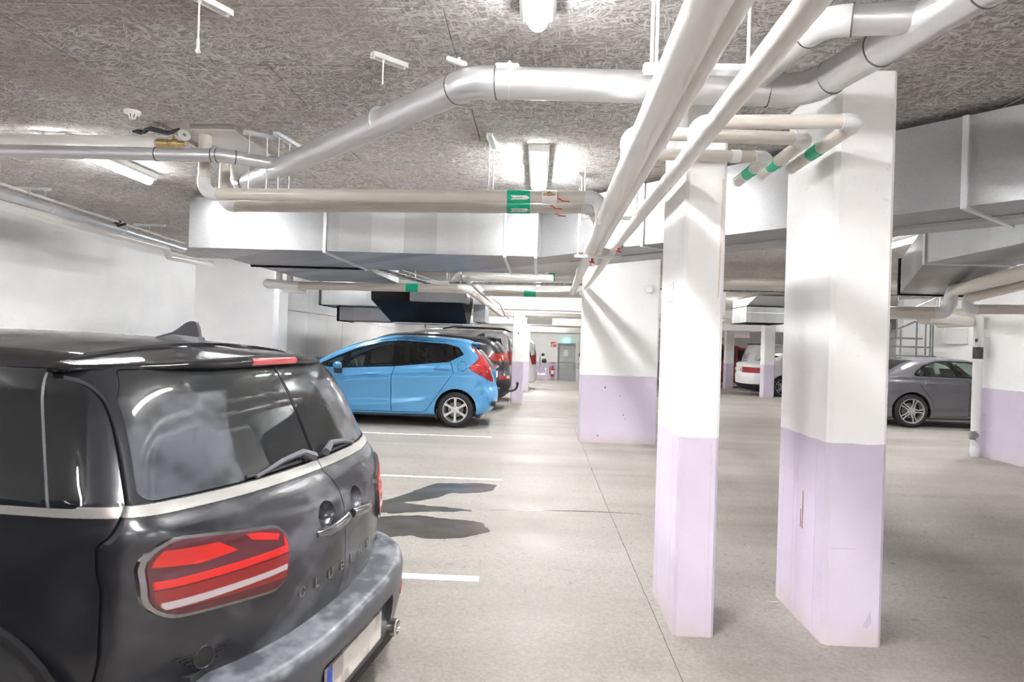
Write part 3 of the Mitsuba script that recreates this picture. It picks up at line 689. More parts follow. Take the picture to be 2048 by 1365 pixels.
hanger('ceiling rod and channel between the green tape and the diagonal pipes', (0.27, 5.55), (0.37, 5.68), [0.5], 0.42, None)
hanger('ceiling channel of the left wall pipes, at the left edge', (-5.32, 6.62), (-4.92, 6.64), [0.1, 0.5, 0.88], 0.10, None)
hanger('ceiling channel of the left wall pipes, farther back near the duct', (-5.32, 8.72), (-4.92, 8.74), [0.1, 0.5, 0.88], 0.10, None)
# trapeze under the diagonal pipes
t = thing('pipe_trapeze', 'grey channel hung on white rods across the diagonal pipes, top of the picture', 'hanger')
part(t, 'channel', box(0.325, 0.70, 2.285, 2.33, 2.372, 2.398, 0.003), 'rod_steel')
for x in (0.352, 0.368, 0.672): part(t, 'rod', cyl((x, 2.305, 2.385), (x, 2.305, 2.85), .0058, 8), 'white_paint', 40)
0 and part(t, 'clamp', cat_([tube_path([(0.40 + .064 * math.cos(a), 2.305, 2.30 + .064 * math.sin(a)) for a in np.linspace(0, 2 * math.pi, 21)], .004, 6)]), 'rod_steel', 40)
0 and part(t, 'clamp', cat_([tube_path([(0.638 + .045 * math.cos(a), 2.305, 2.30 + .045 * math.sin(a)) for a in np.linspace(0, 2 * math.pi, 21)], .004, 6)]), 'rod_steel', 40)
t = thing('pipe_trapeze', 'pale trapeze channel under the diagonal pipes in front of the bright duct', 'hanger')
part(t, 'channel', box(0.28, 0.72, 5.0, 5.04, 2.37, 2.395, 0.003), 'white_paint')
for x in (0.31, 0.69): part(t, 'rod', cyl((x, 5.02, 2.38), (x, 5.02, 2.85), .005, 8), 'rod_steel', 40)
t = thing('pipe_trapeze', 'lower pale trapeze channel of the diagonal pipes, just above the duct edge', 'hanger')
part(t, 'channel', box(0.30, 0.72, 6.1, 6.14, 2.225, 2.25, 0.003), 'white_paint')
for x in (0.33, 0.70): part(t, 'rod', cyl((x, 6.12, 2.24), (x, 6.12, 2.85), .005, 8), 'rod_steel', 40)

# smoke detector
t = thing('smoke_detector', 'round white smoke detector on the ceiling at the upper left', 'smoke detector')
part(t, 'base', lathe([(0, 0), (.052, 0), (.052, -.012), (.046, -.022), (0, -.022)][::-1], 28, (-2.627, 4.251, CZ)), 'white_plastic', 40)
part(t, 'dome', lathe([(.0, -.052), (.016, -.052), (.022, -.046), (.036, -.03), (.038, -.022), (0, -.02)], 28, (-2.627, 4.251, CZ)), 'white_plastic', 40)
for k in range(9):
    a = k * 2 * math.pi / 9
    part(t, 'slot', cyl((-2.627 + .0365 * math.cos(a), 4.251 + .0365 * math.sin(a), CZ - .029), (-2.627 + .024 * math.cos(a), 4.251 + .024 * math.sin(a), CZ - .045), .003, 5), 'seam_rubber')
# patch over the pipe penetration
put('repair_patch', box(-2.44, -2.12, 4.60, 5.46, CZ - 0.006, CZ + 0.03, 0.003), 'smooth_slab', label='smooth repair patch in the ceiling round the vertical pipes', cat='ceiling patch')
cab = [(-2.5 - 0.06 * k, 4.52 + 0.03 * math.sin(k * 1.7), 2.80 + 0.012 * math.cos(k * 2.3)) for k in range(6)]
put('cable_bundle', cat_([tube_path(np.array(cab) + (0, .02 * j, .01 * j), .008, 7) for j in range(4)]), 'dark_cable', True, label='short dark cable bundle beside the brass valve in the ceiling hole', cat='cables')

# cable trays at the back: rails with rungs
def tray(label, p, q, w=0.22, step=0.16, h=0.05):
    t = thing('cable_tray', label, 'cable tray')
    for q_ in (p, q):
        q_ = np.array(q_, float); part(t, 'rod', cyl(q_, (q_[0], q_[1], CZ), .006, 6), 'rod_steel', 40)
    p, q = np.array(p, float), np.array(q, float); d = q - p; L = np.linalg.norm(d); d /= L; n = np.array([-d[1], d[0], 0])
    for s in (-1, 1):
        part(t, 'rail', cat_([tube_path([p + n * s * w / 2 + (0, 0, zz), q + n * s * w / 2 + (0, 0, zz)], .005, 6) for zz in (0, h)]), 'rod_steel', 40)
    m = []
    for k in range(int(L / step)):
        c = p + d * (k + .5) * step
        part(t, 'rung', tube_path([c - n * w / 2 + (0, 0, h), c - n * w / 2, c + n * w / 2, c + n * w / 2 + (0, 0, h)], .004, 5), 'rod_steel', 40)
    part(t, 'cables', cat_([tube_path([p + n * (s * .05) + (0, 0, .012), q + n * (s * .05) + (0, 0, .012)], .011, 6) for s in (-1, 0, 1)]), 'dark_cable', 40)
tray('wire cable tray curving along the duct over the bays', (-2.05, 8.45, 2.32), (-1.45, 10.6, 2.24))
tray('wire cable tray across the back, over the white beam', (-1.45, 10.9, 2.36), (1.3, 10.9, 2.40))
tray('dark cable tray with pale pegs, behind the two nearest columns', (1.8, 11.9, 2.44), (6.8, 11.9, 2.44), step=0.26)
for i, (x, y, z0) in enumerate(((-1.75, 9.55, 2.2), (-1.2, 10.3, 2.2), (-1.0, 10.95, 2.38))):
    put('threaded_rod', cyl((x, y, z0), (x, y, CZ), .007, 6), 'rod_steel', 40, label=('threaded rod dropping to the beige pipe left of its green tape', 'threaded rod in front of the pale elbow at the back', 'threaded rod of the cable tray behind the pale elbow')[i], cat='rod')
# ------------------------------------------------------------------ small things at the far end
def fz(x, y): return float(floor_z(x, y))
zf = fz(1, 36.9)
t = thing('fire_extinguisher', 'red fire extinguisher on the far wall beside the grey door', 'fire extinguisher')
ex, ey = 0.83, 36.78
part(t, 'body', lathe([(0, 0), (.075, .01), (.08, .03), (.08, .42), (.06, .48), (.03, .5), (0, .5)], 20, (ex, ey, zf + .22)), 'red_plastic', 40)
part(t, 'label', lathe([(.081, .13), (.081, .33)], 20, (ex, ey, zf + .22)), 'white_plastic', 40, label='pale instruction label')
part(t, 'valve', cat_([cyl((ex, ey, zf + .72), (ex, ey, zf + .78), .02, 10), box(ex - .02, ex + .1, ey - .015, ey + .015, zf + .77, zf + .80)]), 'black_plastic', 40)
part(t, 'hose', tube_path([(ex, ey, zf + .76), (ex - .12, ey - .02, zf + .74), (ex - .17, ey - .03, zf + .6), (ex - .14, ey - .03, zf + .4), (ex - .1, ey - .03, zf + .28)], .014, 8), 'black_plastic', 40)
t = thing('fire_sign', 'red and white fire equipment sign on the far wall, left of the grey door', 'sign')
part(t, 'board', box(0.70, 0.985, 36.87, 36.895, 1.27, 1.545), 'red_plastic')
part(t, 'symbol', cat_([box(0.745, 0.815, 36.864, 36.869, 1.30, 1.42), box(.765, .795, 36.864, 36.869, 1.42, 1.47), box(0.85, 0.87, 36.864, 36.869, 1.29, 1.52), box(.89, .96, 36.864, 36.869, 1.40, 1.50)]), 'white_plastic')
t = thing('wall_label', 'tiny red and white strip above the fire extinguisher', 'sign')
part(t, 'board', box(0.74, 0.97, 36.88, 36.895, 0.36, 0.43), 'red_plastic')
part(t, 'print', cat_([box(.77 + .05 * k, .80 + .05 * k, 36.875, 36.88, .38, .41) for k in range(4)]), 'white_plastic')
t = thing('exit_sign', 'glowing green and white exit sign above the grey door', 'exit sign')
mat('exit_glow', prin((0.1, 0.6, 0.45), 0.5))
part(t, 'box', box(1.36, 1.74, 36.70, 36.78, 1.50, 1.72, 0.01), 'exit_glow')
scene[t + '__box']['emitter'] = {'type': 'area', 'radiance': rgb(0.10, 0.55, 0.40)}
part(t, 'running_figure', cat_([ball((1.62, 36.69, 1.675), .016, 1), cyl((1.61, 36.69, 1.655), (1.59, 36.69, 1.60), .013, 6), cyl((1.59, 36.69, 1.60), (1.63, 36.69, 1.56), .01, 6), cyl((1.59, 36.69, 1.60), (1.55, 36.69, 1.56), .01, 6), cyl((1.61, 36.69, 1.645), (1.655, 36.69, 1.61), .008, 6), box(1.40, 1.50, 36.695, 36.699, 1.54, 1.68)]), 'white_plastic')
scene[t + '__running_figure']['emitter'] = {'type': 'area', 'radiance': rgb(0.9, 1.0, 0.95)}
part(t, 'rod', cyl((1.5, 36.74, 1.72), (1.5, 36.74, 2.5), .008, 6), 'rod_steel', 40)
t = thing('coat_rack', 'cluttered rack with hung bags right of the grey door, partly behind the wide pillar', 'rack')
part(t, 'post', box(2.10, 2.16, 36.6, 36.66, zf, 1.6), 'rod_steel')
part(t, 'shelf', box(2.1, 2.9, 36.3, 36.85, 0.2, 0.24), 'rod_steel')
part(t, 'bag', ball((2.32, 36.6, 0.62), .17, 2, (1, .7, 1)), 'white_plastic', True)
part(t, 'box', box(2.22, 2.42, 36.5, 36.7, 1.05, 1.30, .01), 'yellow', label='yellow and black box')
part(t, 'box', box(2.22, 2.45, 36.45, 36.7, 0.78, 1.0, .01), 'dark_cable')
part(t, 'cabinet', box(2.14, 2.8, 36.3, 36.85, zf + .01, 0.16, .01), 'elbow_grey')
# overhead bits in front of the far wall
for i, (y, z) in enumerate(((20.4, 2.28), (26.3, 2.16), (33.0, 2.0))):
    k = thing('insulated_pipe', ('insulated pipe across the lane just past the white beam', 'insulated pipe across the lane over the middle of the ramp', 'farthest insulated pipe across the lane, in front of the far wall')[i], 'pipe')
    pipe_run(k, [(-4.5, y, z), (6.0, y, z)], 0.075, 0.1, 'jacket', 'elbow_grey', 16)
    for x_ in (-3.0, 3.5): part(k, 'rod', cyl((x_, y, z), (x_, y, CZ + 0.024 + ceil_drop(y)), .01, 6), 'rod_steel', 40)
put('ceiling_box', box(-0.36, 0.42, 20.9, 21.7, 2.04, 2.36, 0.01), 'elbow_grey', label='grey box hanging from the ceiling just right of the slender column', cat='box')

# metal stair behind the grey saloon: treads and railing
t = thing('metal_stair', 'grey metal stair with open steps behind the grey saloon car', 'stair')
sy = 16.6
for i, (z, x0, x1) in enumerate(((1.02, 8.0, 9.5), (1.22, 8.0, 9.48), (1.42, 8.0, 9.46), (1.635, 8.0, 9.30), (1.84, 8.0, 9.15))):
    part(t, 'step', box(x0, x1, sy, sy + .35, z - .018, z + .018), 'grey_steel')
for x, z0, z1 in ((8.36, .9, 2.2), (8.62, .2, 2.05), (8.99, .2, 2.25), (9.20, 1.45, 2.25), (9.31, .2, 2.25), (9.37, .2, 2.25), (8.52, 1.85, 2.25)):
    part(t, 'post', box(x - .014, x + .014, sy - .03, sy + .0, z0, z1), 'grey_steel')
part(t, 'handrail', cyl((8.0, sy - .02, 1.80), (8.95, sy - .02, 2.24), .02, 8), 'grey_steel', 40)
part(t, 'leg', box(8.6, 8.66, sy + .1, sy + .16, 0, 1.0), 'grey_steel')
part(t, 'leg', box(9.28, 9.34, sy + .1, sy + .16, 0, 1.0), 'grey_steel')
put('wall_box', box(10.2, 10.72, 17.48, 17.6, 1.75, 2.15, 0.01), 'white_plastic', label='pale box high on the white wall behind the grey saloon car', cat='box')
k = thing('insulated_pipe', 'beige insulated pipe across the ceiling above the metal stair', 'pipe')
pipe_run(k, [(6.4, 13.2, 2.25), (12.0, 13.6, 2.34)], 0.08, 0.1, 'jacket', 'elbow_grey', 16)
for x_ in (7.6, 10.0): part(k, 'rod', cyl((x_, 13.35, 2.27), (x_, 13.35, CZ), .008, 6), 'rod_steel', 40)
k = thing('conduit', 'thin steel brace and pipes above the metal stair', 'conduit')
part(k, 'brace', cyl((7.3, 14.4, 2.2), (8.4, 14.4, 2.75), .012, 6), 'grey_steel', 40)
part(k, 'rod', cyl((7.35, 14.3, 2.2), (7.35, 14.3, 2.85), .01, 6), 'grey_steel', 40)
part(k, 'rod', cyl((8.2, 14.3, 2.2), (8.2, 14.3, 2.85), .01, 6), 'grey_steel', 40)
part(k, 'pipe', cyl((6.8, 14.35, 2.2), (8.7, 14.35, 2.22), .035, 12), 'jacket_white', 40)
# litter on the floor
for x, y, s, lb in ((1.02, 3.95, .045, 'tiny pale wood splinter on the floor between the nearest columns'), (1.40, 3.98, .06, 'pale splinter on the floor at the foot of the broad column')):
    put('splinter', rot(shift(box(-s / 2, s / 2, -.004, .004, 0, .005, .001), x, y, 0), 12, at=(x, y, 0)), 'jacket', label=lb, cat='litter')
put('leaf', shift(trimesh.convex.convex_hull(np.array([(-.03, 0, 0), (0, .014, .004), (.03, 0, .002), (0, -.013, .0), (0, 0, .009)])), 0.02, 9.2, 0.0), 'copper', label='small brown leaf on the floor behind the blue car', cat='leaf')
# ------------------------------------------------------------------ car bodies: a smooth implicit shape, meshed, then cut into its panels
def PC(pts):
    a = np.array(pts, float); p = PchipInterpolator(a[:, 0], a[:, 1]); lo, hi = a[0, 0], a[-1, 0]
    return lambda v: p(np.clip(v, lo, hi))

def smax(a, b, k):
    return np.maximum(a, b) + np.maximum(k - np.abs(a - b), 0) ** 2 / (4 * k)

def body_f(s):
    top, plan, sect, belt = PC(s['top']), PC(s['plan']), PC(s['sect']), PC(s['belt'])
    rear, front, rc, fc = PC(s['rear']), PC(s['front']), PC(s['rc']), PC(s['fc'])
    bot = PC(s['bot']); rcz = PC(s['rcz']) if 'rcz' in s else (lambda v: 1.0); tum = PC(s['tum']) if isinstance(s['tum'], list) else (lambda v: s['tum'])
    cr = PC(s['crown']) if isinstance(s['crown'], list) else (lambda v: s['crown'])
    feat = s.get('feat'); k1, k2, k3, k4 = s.get('k', (0.10, 0.09, 0.12, 0.05))
    def f(x, y, z):
        a = np.abs(y)
        up = np.maximum(z - belt(x), 0)
        w = plan(x) + sect(z) - tum(x) * up
        if feat is not None: w = w + feat(x, z)
        e = 0.02
        side = (a - w) / np.sqrt(1 + (np.where(up > 0, tum(x), 0)) ** 2)
        tp = top(x); sl = (top(x + e) - top(x - e)) / (2 * e)
        t = (z - tp + cr(x) * (a / 0.7) ** 2) / np.sqrt(1 + sl ** 2)
        rs = (rear(z + e) - rear(z - e)) / (2 * e); fs = (front(z + e) - front(z - e)) / (2 * e)
        rcs = (rc(a + e) - rc(a - e)) / (2 * e); fcs = (fc(a + e) - fc(a - e)) / (2 * e)
        q_ = rcz(z); r = (rear(z) + q_ * rc(a) - x) / np.sqrt(1 + rs ** 2 + (q_ * rcs) ** 2)
        g = (x - front(z) + fc(a)) / np.sqrt(1 + fs ** 2 + fcs ** 2)
        b = bot(x) - z
        o = smax(side, t, k1)
        o = smax(o, r, k2); o = smax(o, g, k3)
        return smax(o, b, k4)
    return f

def surface(f, xs, ys, zs, level=0.0, newton=3):
    F = f(xs[:, None, None], ys[None, :, None], zs[None, None, :]) - level
    F = np.broadcast_to(F, (len(xs), len(ys), len(zs)))
    S = F < 0
    c = np.zeros(tuple(n - 1 for n in F.shape), np.int8)
    for i in (0, 1):
        for j in (0, 1):
            for k in (0, 1):
                c += S[i:F.shape[0] - 1 + i, j:F.shape[1] - 1 + j, k:F.shape[2] - 1 + k]
    act = (c > 0) & (c < 8)
    I = np.argwhere(act); idx = np.full(act.shape, -1, int); idx[tuple(I.T)] = np.arange(len(I))
    G = (xs, ys, zs)
    acc, cnt = np.zeros((len(I), 3)), np.zeros(len(I))
    for ax in range(3):
        o1, o2 = [q for q in range(3) if q != ax]
        for a in (0, 1):
            for b in (0, 1):
                A = I.copy(); A[:, o1] += a; A[:, o2] += b
                B = A.copy(); B[:, ax] += 1
                fa, fb = F[tuple(A.T)], F[tuple(B.T)]
                m = (fa < 0) != (fb < 0)
                t = fa[m] / (fa[m] - fb[m])
                P = np.stack([G[q][A[m, q]] for q in range(3)], 1)
                P[:, ax] += t * (G[ax][B[m, ax]] - G[ax][A[m, ax]])
                acc[m] += P; cnt[m] += 1
    V = acc / cnt[:, None]
    T_ = []
    for ax in range(3):
        o1, o2 = (ax + 1) % 3, (ax + 2) % 3
        sl = [slice(None)] * 3; sl2 = [slice(None)] * 3
        sl[ax] = slice(0, -1); sl2[ax] = slice(1, None)
        m = S[tuple(sl)] != S[tuple(sl2)]
        E = np.argwhere(m)
        E = E[(E[:, o1] > 0) & (E[:, o2] > 0) & (E[:, o1] < F.shape[o1] - 1) & (E[:, o2] < F.shape[o2] - 1)]
        def cell(d1, d2):
            q = E.copy(); q[:, o1] -= d1; q[:, o2] -= d2
            return idx[tuple(q.T)]
        a, b, c_, d = cell(1, 1), cell(0, 1), cell(0, 0), cell(1, 0)
        pos = S[tuple(E.T)]
        q = np.where(pos[:, None], np.stack([a, b, c_, d], 1), np.stack([a, d, c_, b], 1))
        T_.append(q[:, [0, 1, 2]]); T_.append(q[:, [0, 2, 3]])
    Tm = np.vstack(T_)
    V = project(f, V, level, newton)
    return m3.Manifold(m3.Mesh(np.ascontiguousarray(V, np.float32), np.ascontiguousarray(Tm, np.uint32)))

def grad(f, V, e=2e-3):
    g = np.stack([f(V[:, 0] + e * (k == 0), V[:, 1] + e * (k == 1), V[:, 2] + e * (k == 2)) - f(V[:, 0] - e * (k == 0), V[:, 1] - e * (k == 1), V[:, 2] - e * (k == 2)) for k in range(3)], 1)
    return g / (2 * e)

def project(f, V, level, n):
    for _ in range(n):
        g = grad(f, V); d = (f(V[:, 0], V[:, 1], V[:, 2]) - level) / np.maximum((g * g).sum(1), 0.2)
        V = V - g * np.clip(d, -0.01, 0.01)[:, None]
    return V

def man(mesh):
    return m3.Manifold(m3.Mesh(np.ascontiguousarray(mesh.vertices, np.float32), np.ascontiguousarray(mesh.faces, np.uint32)))

def cross(poly):
    out = []
    for g in ([poly] if poly.geom_type == 'Polygon' else list(poly.geoms)):
        out.append(np.array(g.exterior.coords)[:-1]); out += [np.array(i.coords)[:-1] for i in g.interiors]
    return m3.CrossSection([c.astype(float) for c in out], m3.FillRule.EvenOdd)

def pry(poly, y0, y1):
    """(x, z) polygon extruded over y0..y1"""
    m = m3.Manifold.extrude(cross(poly), y1 - y0)
    return m.transform(np.array([[1, 0, 0, 0], [0, 0, -1, y1], [0, 1, 0, 0]], float))
def prx(poly, x0, x1):
    """(y, z) polygon extruded over x0..x1"""
    m = m3.Manifold.extrude(cross(poly), x1 - x0)
    return m.transform(np.array([[0, 0, 1, x0], [1, 0, 0, 0], [0, 1, 0, 0]], float))
def prz(poly, z0, z1):
    return m3.Manifold.extrude(cross(poly), z1 - z0).translate((0, 0, z0))
def mbox(x0, x1, y0, y1, z0, z1):
    return m3.Manifold.cube((x1 - x0, y1 - y0, z1 - z0)).translate((x0, y0, z0))
def rounded(pts, r):
    P = Polygon(pts); return P.buffer(-r, join_style=1).buffer(r, quad_segs=6)

def shaded(m, f, level=0.0):
    """(vertices, faces, normals): the implicit's own normals on its surface, flat elsewhere"""
    me = m.to_mesh(); V = np.array(me.vert_properties[:, :3], float); F = np.array(me.tri_verts, int)
    g = grad(f, V); g /= np.maximum(np.linalg.norm(g, axis=1, keepdims=True), 1e-9)
    n = np.cross(V[F[:, 1]] - V[F[:, 0]], V[F[:, 2]] - V[F[:, 0]]); ln = np.linalg.norm(n, axis=1)
    keep = ln > 1e-12; F, n, ln = F[keep], n[keep], ln[keep]
    n /= ln[:, None]
    on = np.abs(f(V[:, 0], V[:, 1], V[:, 2]) - level) < 0.004
    ok = on[F].all(1) & ((n[:, None, :] * g[F]).sum(2) > 0.55).all(1)
    Fs, Ff = F[ok], F[~ok]
    V2 = np.vstack([V, V[Ff].reshape(-1, 3)]); N2 = np.vstack([g, np.repeat(n[~ok], 3, 0)])
    F2 = np.vstack([Fs, np.arange(len(Ff) * 3).reshape(-1, 3) + len(V)])
    used = np.unique(F2); mp = np.full(len(V2), -1); mp[used] = np.arange(len(used))
    return V2[used], mp[F2], N2[used]

class Car:
    def __init__(self, key, label, spec, pose, group=None, cat='car'):
        self.k = thing(key, label, cat, group)
        self.f = body_f(spec); self.s = spec
        c, s_ = math.cos(math.radians(pose[3])), math.sin(math.radians(pose[3]))
        self.M = np.array([[c, -s_, 0, pose[0]], [s_, c, 0, pose[1]], [0, 0, 1, pose[2]], [0, 0, 0, 1.0]])
    def world(self, p): return (self.M @ np.append(np.asarray(p, float), 1))[:3]
    def grid(self, h, x_fine=None, hx=None):
        s = self.s; L = s['L']
        if x_fine: xs = np.concatenate([np.arange(-0.06, x_fine, h), np.arange(x_fine, L + 0.1 + hx, hx)])
        else: xs = np.arange(-0.06, L + 0.1, h)
        n = int(math.ceil((s['W'] + 0.08) / h)); ys = np.arange(-n, n) * h + h / 2
        return xs, ys, np.arange(s.get('z0', 0.1) - 2 * h, s['H'] + 0.08, h)
    def add(self, name, m, bsdf, level=0.0, parent=None, label=None, f=None):
        if isinstance(m, m3.Manifold):
            if m.is_empty(): return None
            V, F, N = shaded(m, f or self.f, level)
            path = meshkit.write_ply((V, F), False, normals=N)
            d = {'type': 'ply', 'filename': path, 'face_normals': False, 'bsdf': {'type': 'ref', 'id': bsdf}}
        else:
            d = mikit.ply(m, bsdf, 35)
        d['to_world'] = T(self.M.tolist())
        return part(parent or self.k, name, d, bsdf, label=label)
    def sx(self, y, z, x0=-0.05, x1=1.2):
        """x of the rear surface at (y, z)"""
        xs = np.linspace(x0, x1, 2500); v = self.f(xs, np.full_like(xs, y), np.full_like(xs, z))
        return float(xs[np.argmax(v < 0)])
    def sy(self, x, z):
        ys = np.linspace(1.1, 0, 2200); v = self.f(np.full_like(ys, x), ys, np.full_like(ys, z))
        return float(ys[np.argmax(v < 0)])

def wheel(car, x, side, R, rr, spokes=5, style='twin', w=0.2, track=0.75, rim='alloy', dark=False, hub=None, wall='tyre', angle=0.0):
    """tyre with its rim as a sub-part; side +1 left, -1 right; track = y of the outer tyre wall"""
    yo = track * side; c = np.array([x, yo, R])
    ax = (0, side, 0)
    prof = [(rr - .005, -.02), (rr, -.004), (rr + .012, -.001), ((R + rr) / 2, .004), (R - .035, -.002), (R - .012, -.014), (R, -.035), (R, -w + .035), (R - .015, -w + .01), (rr, -w), (rr - .005, -w + .02)]
    k = car.add('wheel', lathe(prof, 48, c, ax), wall)
    # tread grooves are left to the tyre's own rubber; barrel and lip of the rim
    lip = [(rr + .003, -.006), (rr + .002, .001), (rr - .008, .002), (rr - .018, -.012), (rr - .024, -.05), (rr - .04, -w + .03)]
    car.add('rim', lathe(lip, 48, c, ax), rim, parent=k)
    car.add('brake_disc', lathe([(0, -.11), (rr * .62, -.11), (rr * .62, -.10), (0, -.10)], 32, c, ax), 'grey_steel', parent=k)
    car.add('barrel', lathe([(0, -.125), (rr - .03, -.125), (rr - .03, -.12)], 32, c, ax), 'bumper_black', parent=k)
    u = np.array([0, 0, 1.0]); v = np.array([1.0, 0, 0])
    def plate(P2, y0, y1):
        m = m3.Manifold.extrude(cross(P2), y1 - y0).to_mesh()
        V = np.array(m.vert_properties[:, :3], float); W = c + V[:, :1] * v + V[:, 1:2] * u + np.outer(V[:, 2] + y0, np.array(ax, float))
        F = np.array(m.tri_verts)
        return trimesh.Trimesh(W, F if side < 0 else F[:, ::-1], process=False)
    for i in range(spokes):
        a = angle + i * 2 * math.pi / spokes
        def at(r_, t_): return (r_ * math.cos(a) - t_ * math.sin(a), r_ * math.sin(a) + t_ * math.cos(a))
        if style == 'twin':          # each spoke split into two bars
            for s_ in (-1, 1):
                P2 = Polygon([at(rr * .22, s_ * .012), at(rr * .22, s_ * .040), at(rr * .6, s_ * .030), at(rr * .98, s_ * .052), at(rr * .98, s_ * .026), at(rr * .6, s_ * .010)])
                car.add('spoke', plate(P2.buffer(0), -.028, -.008), rim, parent=k)
            if dark: car.add('spoke_web', plate(Polygon([at(rr * .2, -.03), at(rr * .97, -.035), at(rr * .97, .035), at(rr * .2, .03)]), -.036, -.022), 'bumper_black', parent=k)
        elif style == 'wide':
            P2 = Polygon([at(rr * .2, -.021), at(rr * .5, -.017), at(rr * .98, -.027), at(rr * .98, .027), at(rr * .5, .017), at(rr * .2, .021)])
            car.add('spoke', plate(P2, -.030, -.008), rim, parent=k)
    car.add('hub', lathe([(rr * .30, -.03), (rr * .30, -.012), (rr * .22, -.006), (0, -.006)], 28, c, ax), rim, parent=k)
    car.add('hub_cap', lathe([(rr * .16, -.006), (rr * .15, 0), (0, .002)], 24, c, ax), hub or rim, parent=k)
    for i in range(5):
        a = i * 2 * math.pi / 5 + .3
        q = c + v * rr * .23 * math.cos(a) + u * rr * .23 * math.sin(a)
        car.add('wheel_nut', cyl(q + np.array(ax) * -.008, q + np.array(ax) * -.003, rr * .035, 6), 'grey_steel', parent=k)
    return k

def wheel_wells(R, xs, W, extra=0.055):
    out = None
    for x in xs:
        for s in (1, -1):
            m = m3.Manifold.cylinder(W + .3 - .52, R + extra, R + extra, 48).transform(np.array([[1, 0, 0, x], [0, 0, -1, 0], [0, 1, 0, R], ], float))
            m = m.translate((0, W + .3 if s > 0 else -0.52, 0))
            out = m if out is None else out + m
    return out

mat('tyre', prin((0.028, 0.028, 0.029), 0.75, specular=0.25))
mat('alloy', prin((0.72, 0.725, 0.73), 0.28, 0.75))
mat('chrome', prin((0.80, 0.79, 0.77), 0.12, 1.0))
mat('satin_chrome', prin((0.70, 0.69, 0.67), 0.25, 0.75))
mat('black_gloss', prin((0.006, 0.006, 0.007), 0.04, specular=0.5))
mat('dark_glass', prin((0.008, 0.009, 0.010), 0.02, specular=0.5))
mat('blue_paint', prin((0.085, 0.315, 0.59), 0.22, 0.10, clearcoat=1.0, clearcoat_gloss=0.95, specular=0.5))
mat('grey_paint', prin((0.15, 0.15, 0.168), 0.26, 0.5, clearcoat=1.0, clearcoat_gloss=0.95))
mat('black_paint', prin((0.012, 0.012, 0.016), 0.25, clearcoat=1.0, clearcoat_gloss=0.95))
mat('white_carpaint', prin((0.72, 0.72, 0.72), 0.3, clearcoat=1.0, clearcoat_gloss=0.95))
mat('van_grey', prin((0.42, 0.42, 0.425), 0.35, 0.3, clearcoat=1.0, clearcoat_gloss=0.9))
mat('red_carpaint', prin((0.16, 0.008, 0.008), 0.3, clearcoat=1.0, clearcoat_gloss=0.9))
mat('dark_chrome', prin((0.30, 0.30, 0.31), 0.2, 1.0))
mat('red_lens', prin((0.27, 0.008, 0.008), 0.06, clearcoat=1.0, specular=0.6))
mat('red_bright', prin((0.44, 0.012, 0.009), 0.08, clearcoat=1.0))
mat('dark_red_lens', prin((0.055, 0.007, 0.010), 0.06, clearcoat=1.0))
mat('pink_lens', prin((0.42, 0.07, 0.075), 0.12, clearcoat=1.0))
mat('clear_lens', prin((0.34, 0.30, 0.31), 0.10, clearcoat=1.0))
mat('seat_cloth', prin((0.022, 0.022, 0.024), 0.8))
mat('plate_white', prin((0.70, 0.68, 0.64), 0.4))
mat('plate_blue', prin((0.03, 0.06, 0.42), 0.4))
mat('bumper_black', prin((0.010, 0.010, 0.011), 0.6, specular=0.25))
mat('wiper_grey', prin((0.075, 0.075, 0.085), 0.45))
scene['privacy_glass'] = {'type': 'thindielectric', 'int_ior': 1.5, 'specular_transmittance': rgb(0.42, 0.44, 0.44)}
scene['window_glass'] = {'type': 'thindielectric', 'int_ior': 1.5, 'specular_transmittance': rgb(0.80, 0.86, 0.83)}
# ------------------------------------------------------------------ the dark car in the foreground (local x runs forwards from its rear bumper)
DARK = dict(L=4.25, W=0.90, H=1.45, z0=0.16,
    top=[(0.0, 1.33), (0.30, 1.372), (0.6, 1.405), (1.0, 1.430), (1.5, 1.441), (2.0, 1.432), (2.4, 1.395), (2.65, 1.33), (3.2, 1.0), (3.6, 0.955), (4.0, 0.88), (4.25, 0.76)],
    plan=[(0, 0.835), (0.35, 0.872), (0.8, 0.892), (1.5, 0.897), (3.0, 0.895), (3.6, 0.88), (4.0, 0.84), (4.25, 0.78)],
    sect=[(0.15, -0.10), (0.28, -0.03), (0.5, 0), (0.75, -0.004), (0.97, -0.028), (1.5, -0.028)],
    belt=[(0, 0.985), (4.25, 0.965)], tum=0.34, crown=0.045,
    rear=[(0.1, 0.12), (0.35, 0.10), (0.475, 0.085), (0.62, 0.060), (0.75, 0.062), (0.85, 0.082), (0.91, 0.120), (0.95, 0.165), (0.985, 0.188), (1.03, 0.210), (1.15, 0.265), (1.30, 0.345), (1.40, 0.41), (1.5, 0.47)], rcz=[(0.3, 1.0), (0.80, 1.0), (0.96, 0.66), (1.15, 0.68), (1.4, 0.78)],
    rc=[(0, 0), (0.25, 0.012), (0.45, 0.045), (0.62, 0.105), (0.74, 0.165), (0.80, 0.210), (0.85, 0.265), (0.90, 0.38), (1.0, 0.65)],
    front=[(0.1, 4.0), (0.35, 4.2), (0.55, 4.25), (0.8, 4.2), (0.95, 4.05), (1.2, 3.9)], fc=[(0, 0), (0.4, 0.06), (0.7, 0.22), (0.85, 0.42), (1, 0.7)],
    bot=[(0, 0.24), (0.6, 0.18), (3.6, 0.18), (4.25, 0.24)], k=(0.12, 0.10, 0.14, 0.05))
POSE = (-0.639, 2.533, 0.0, 173.0)
car = Car('car', 'dark grey estate car in the foreground with split rear doors and a dirty rear window', DARK, POSE)
f = car.f
mat('fin_grey', prin((0.018, 0.018, 0.022), 0.4))
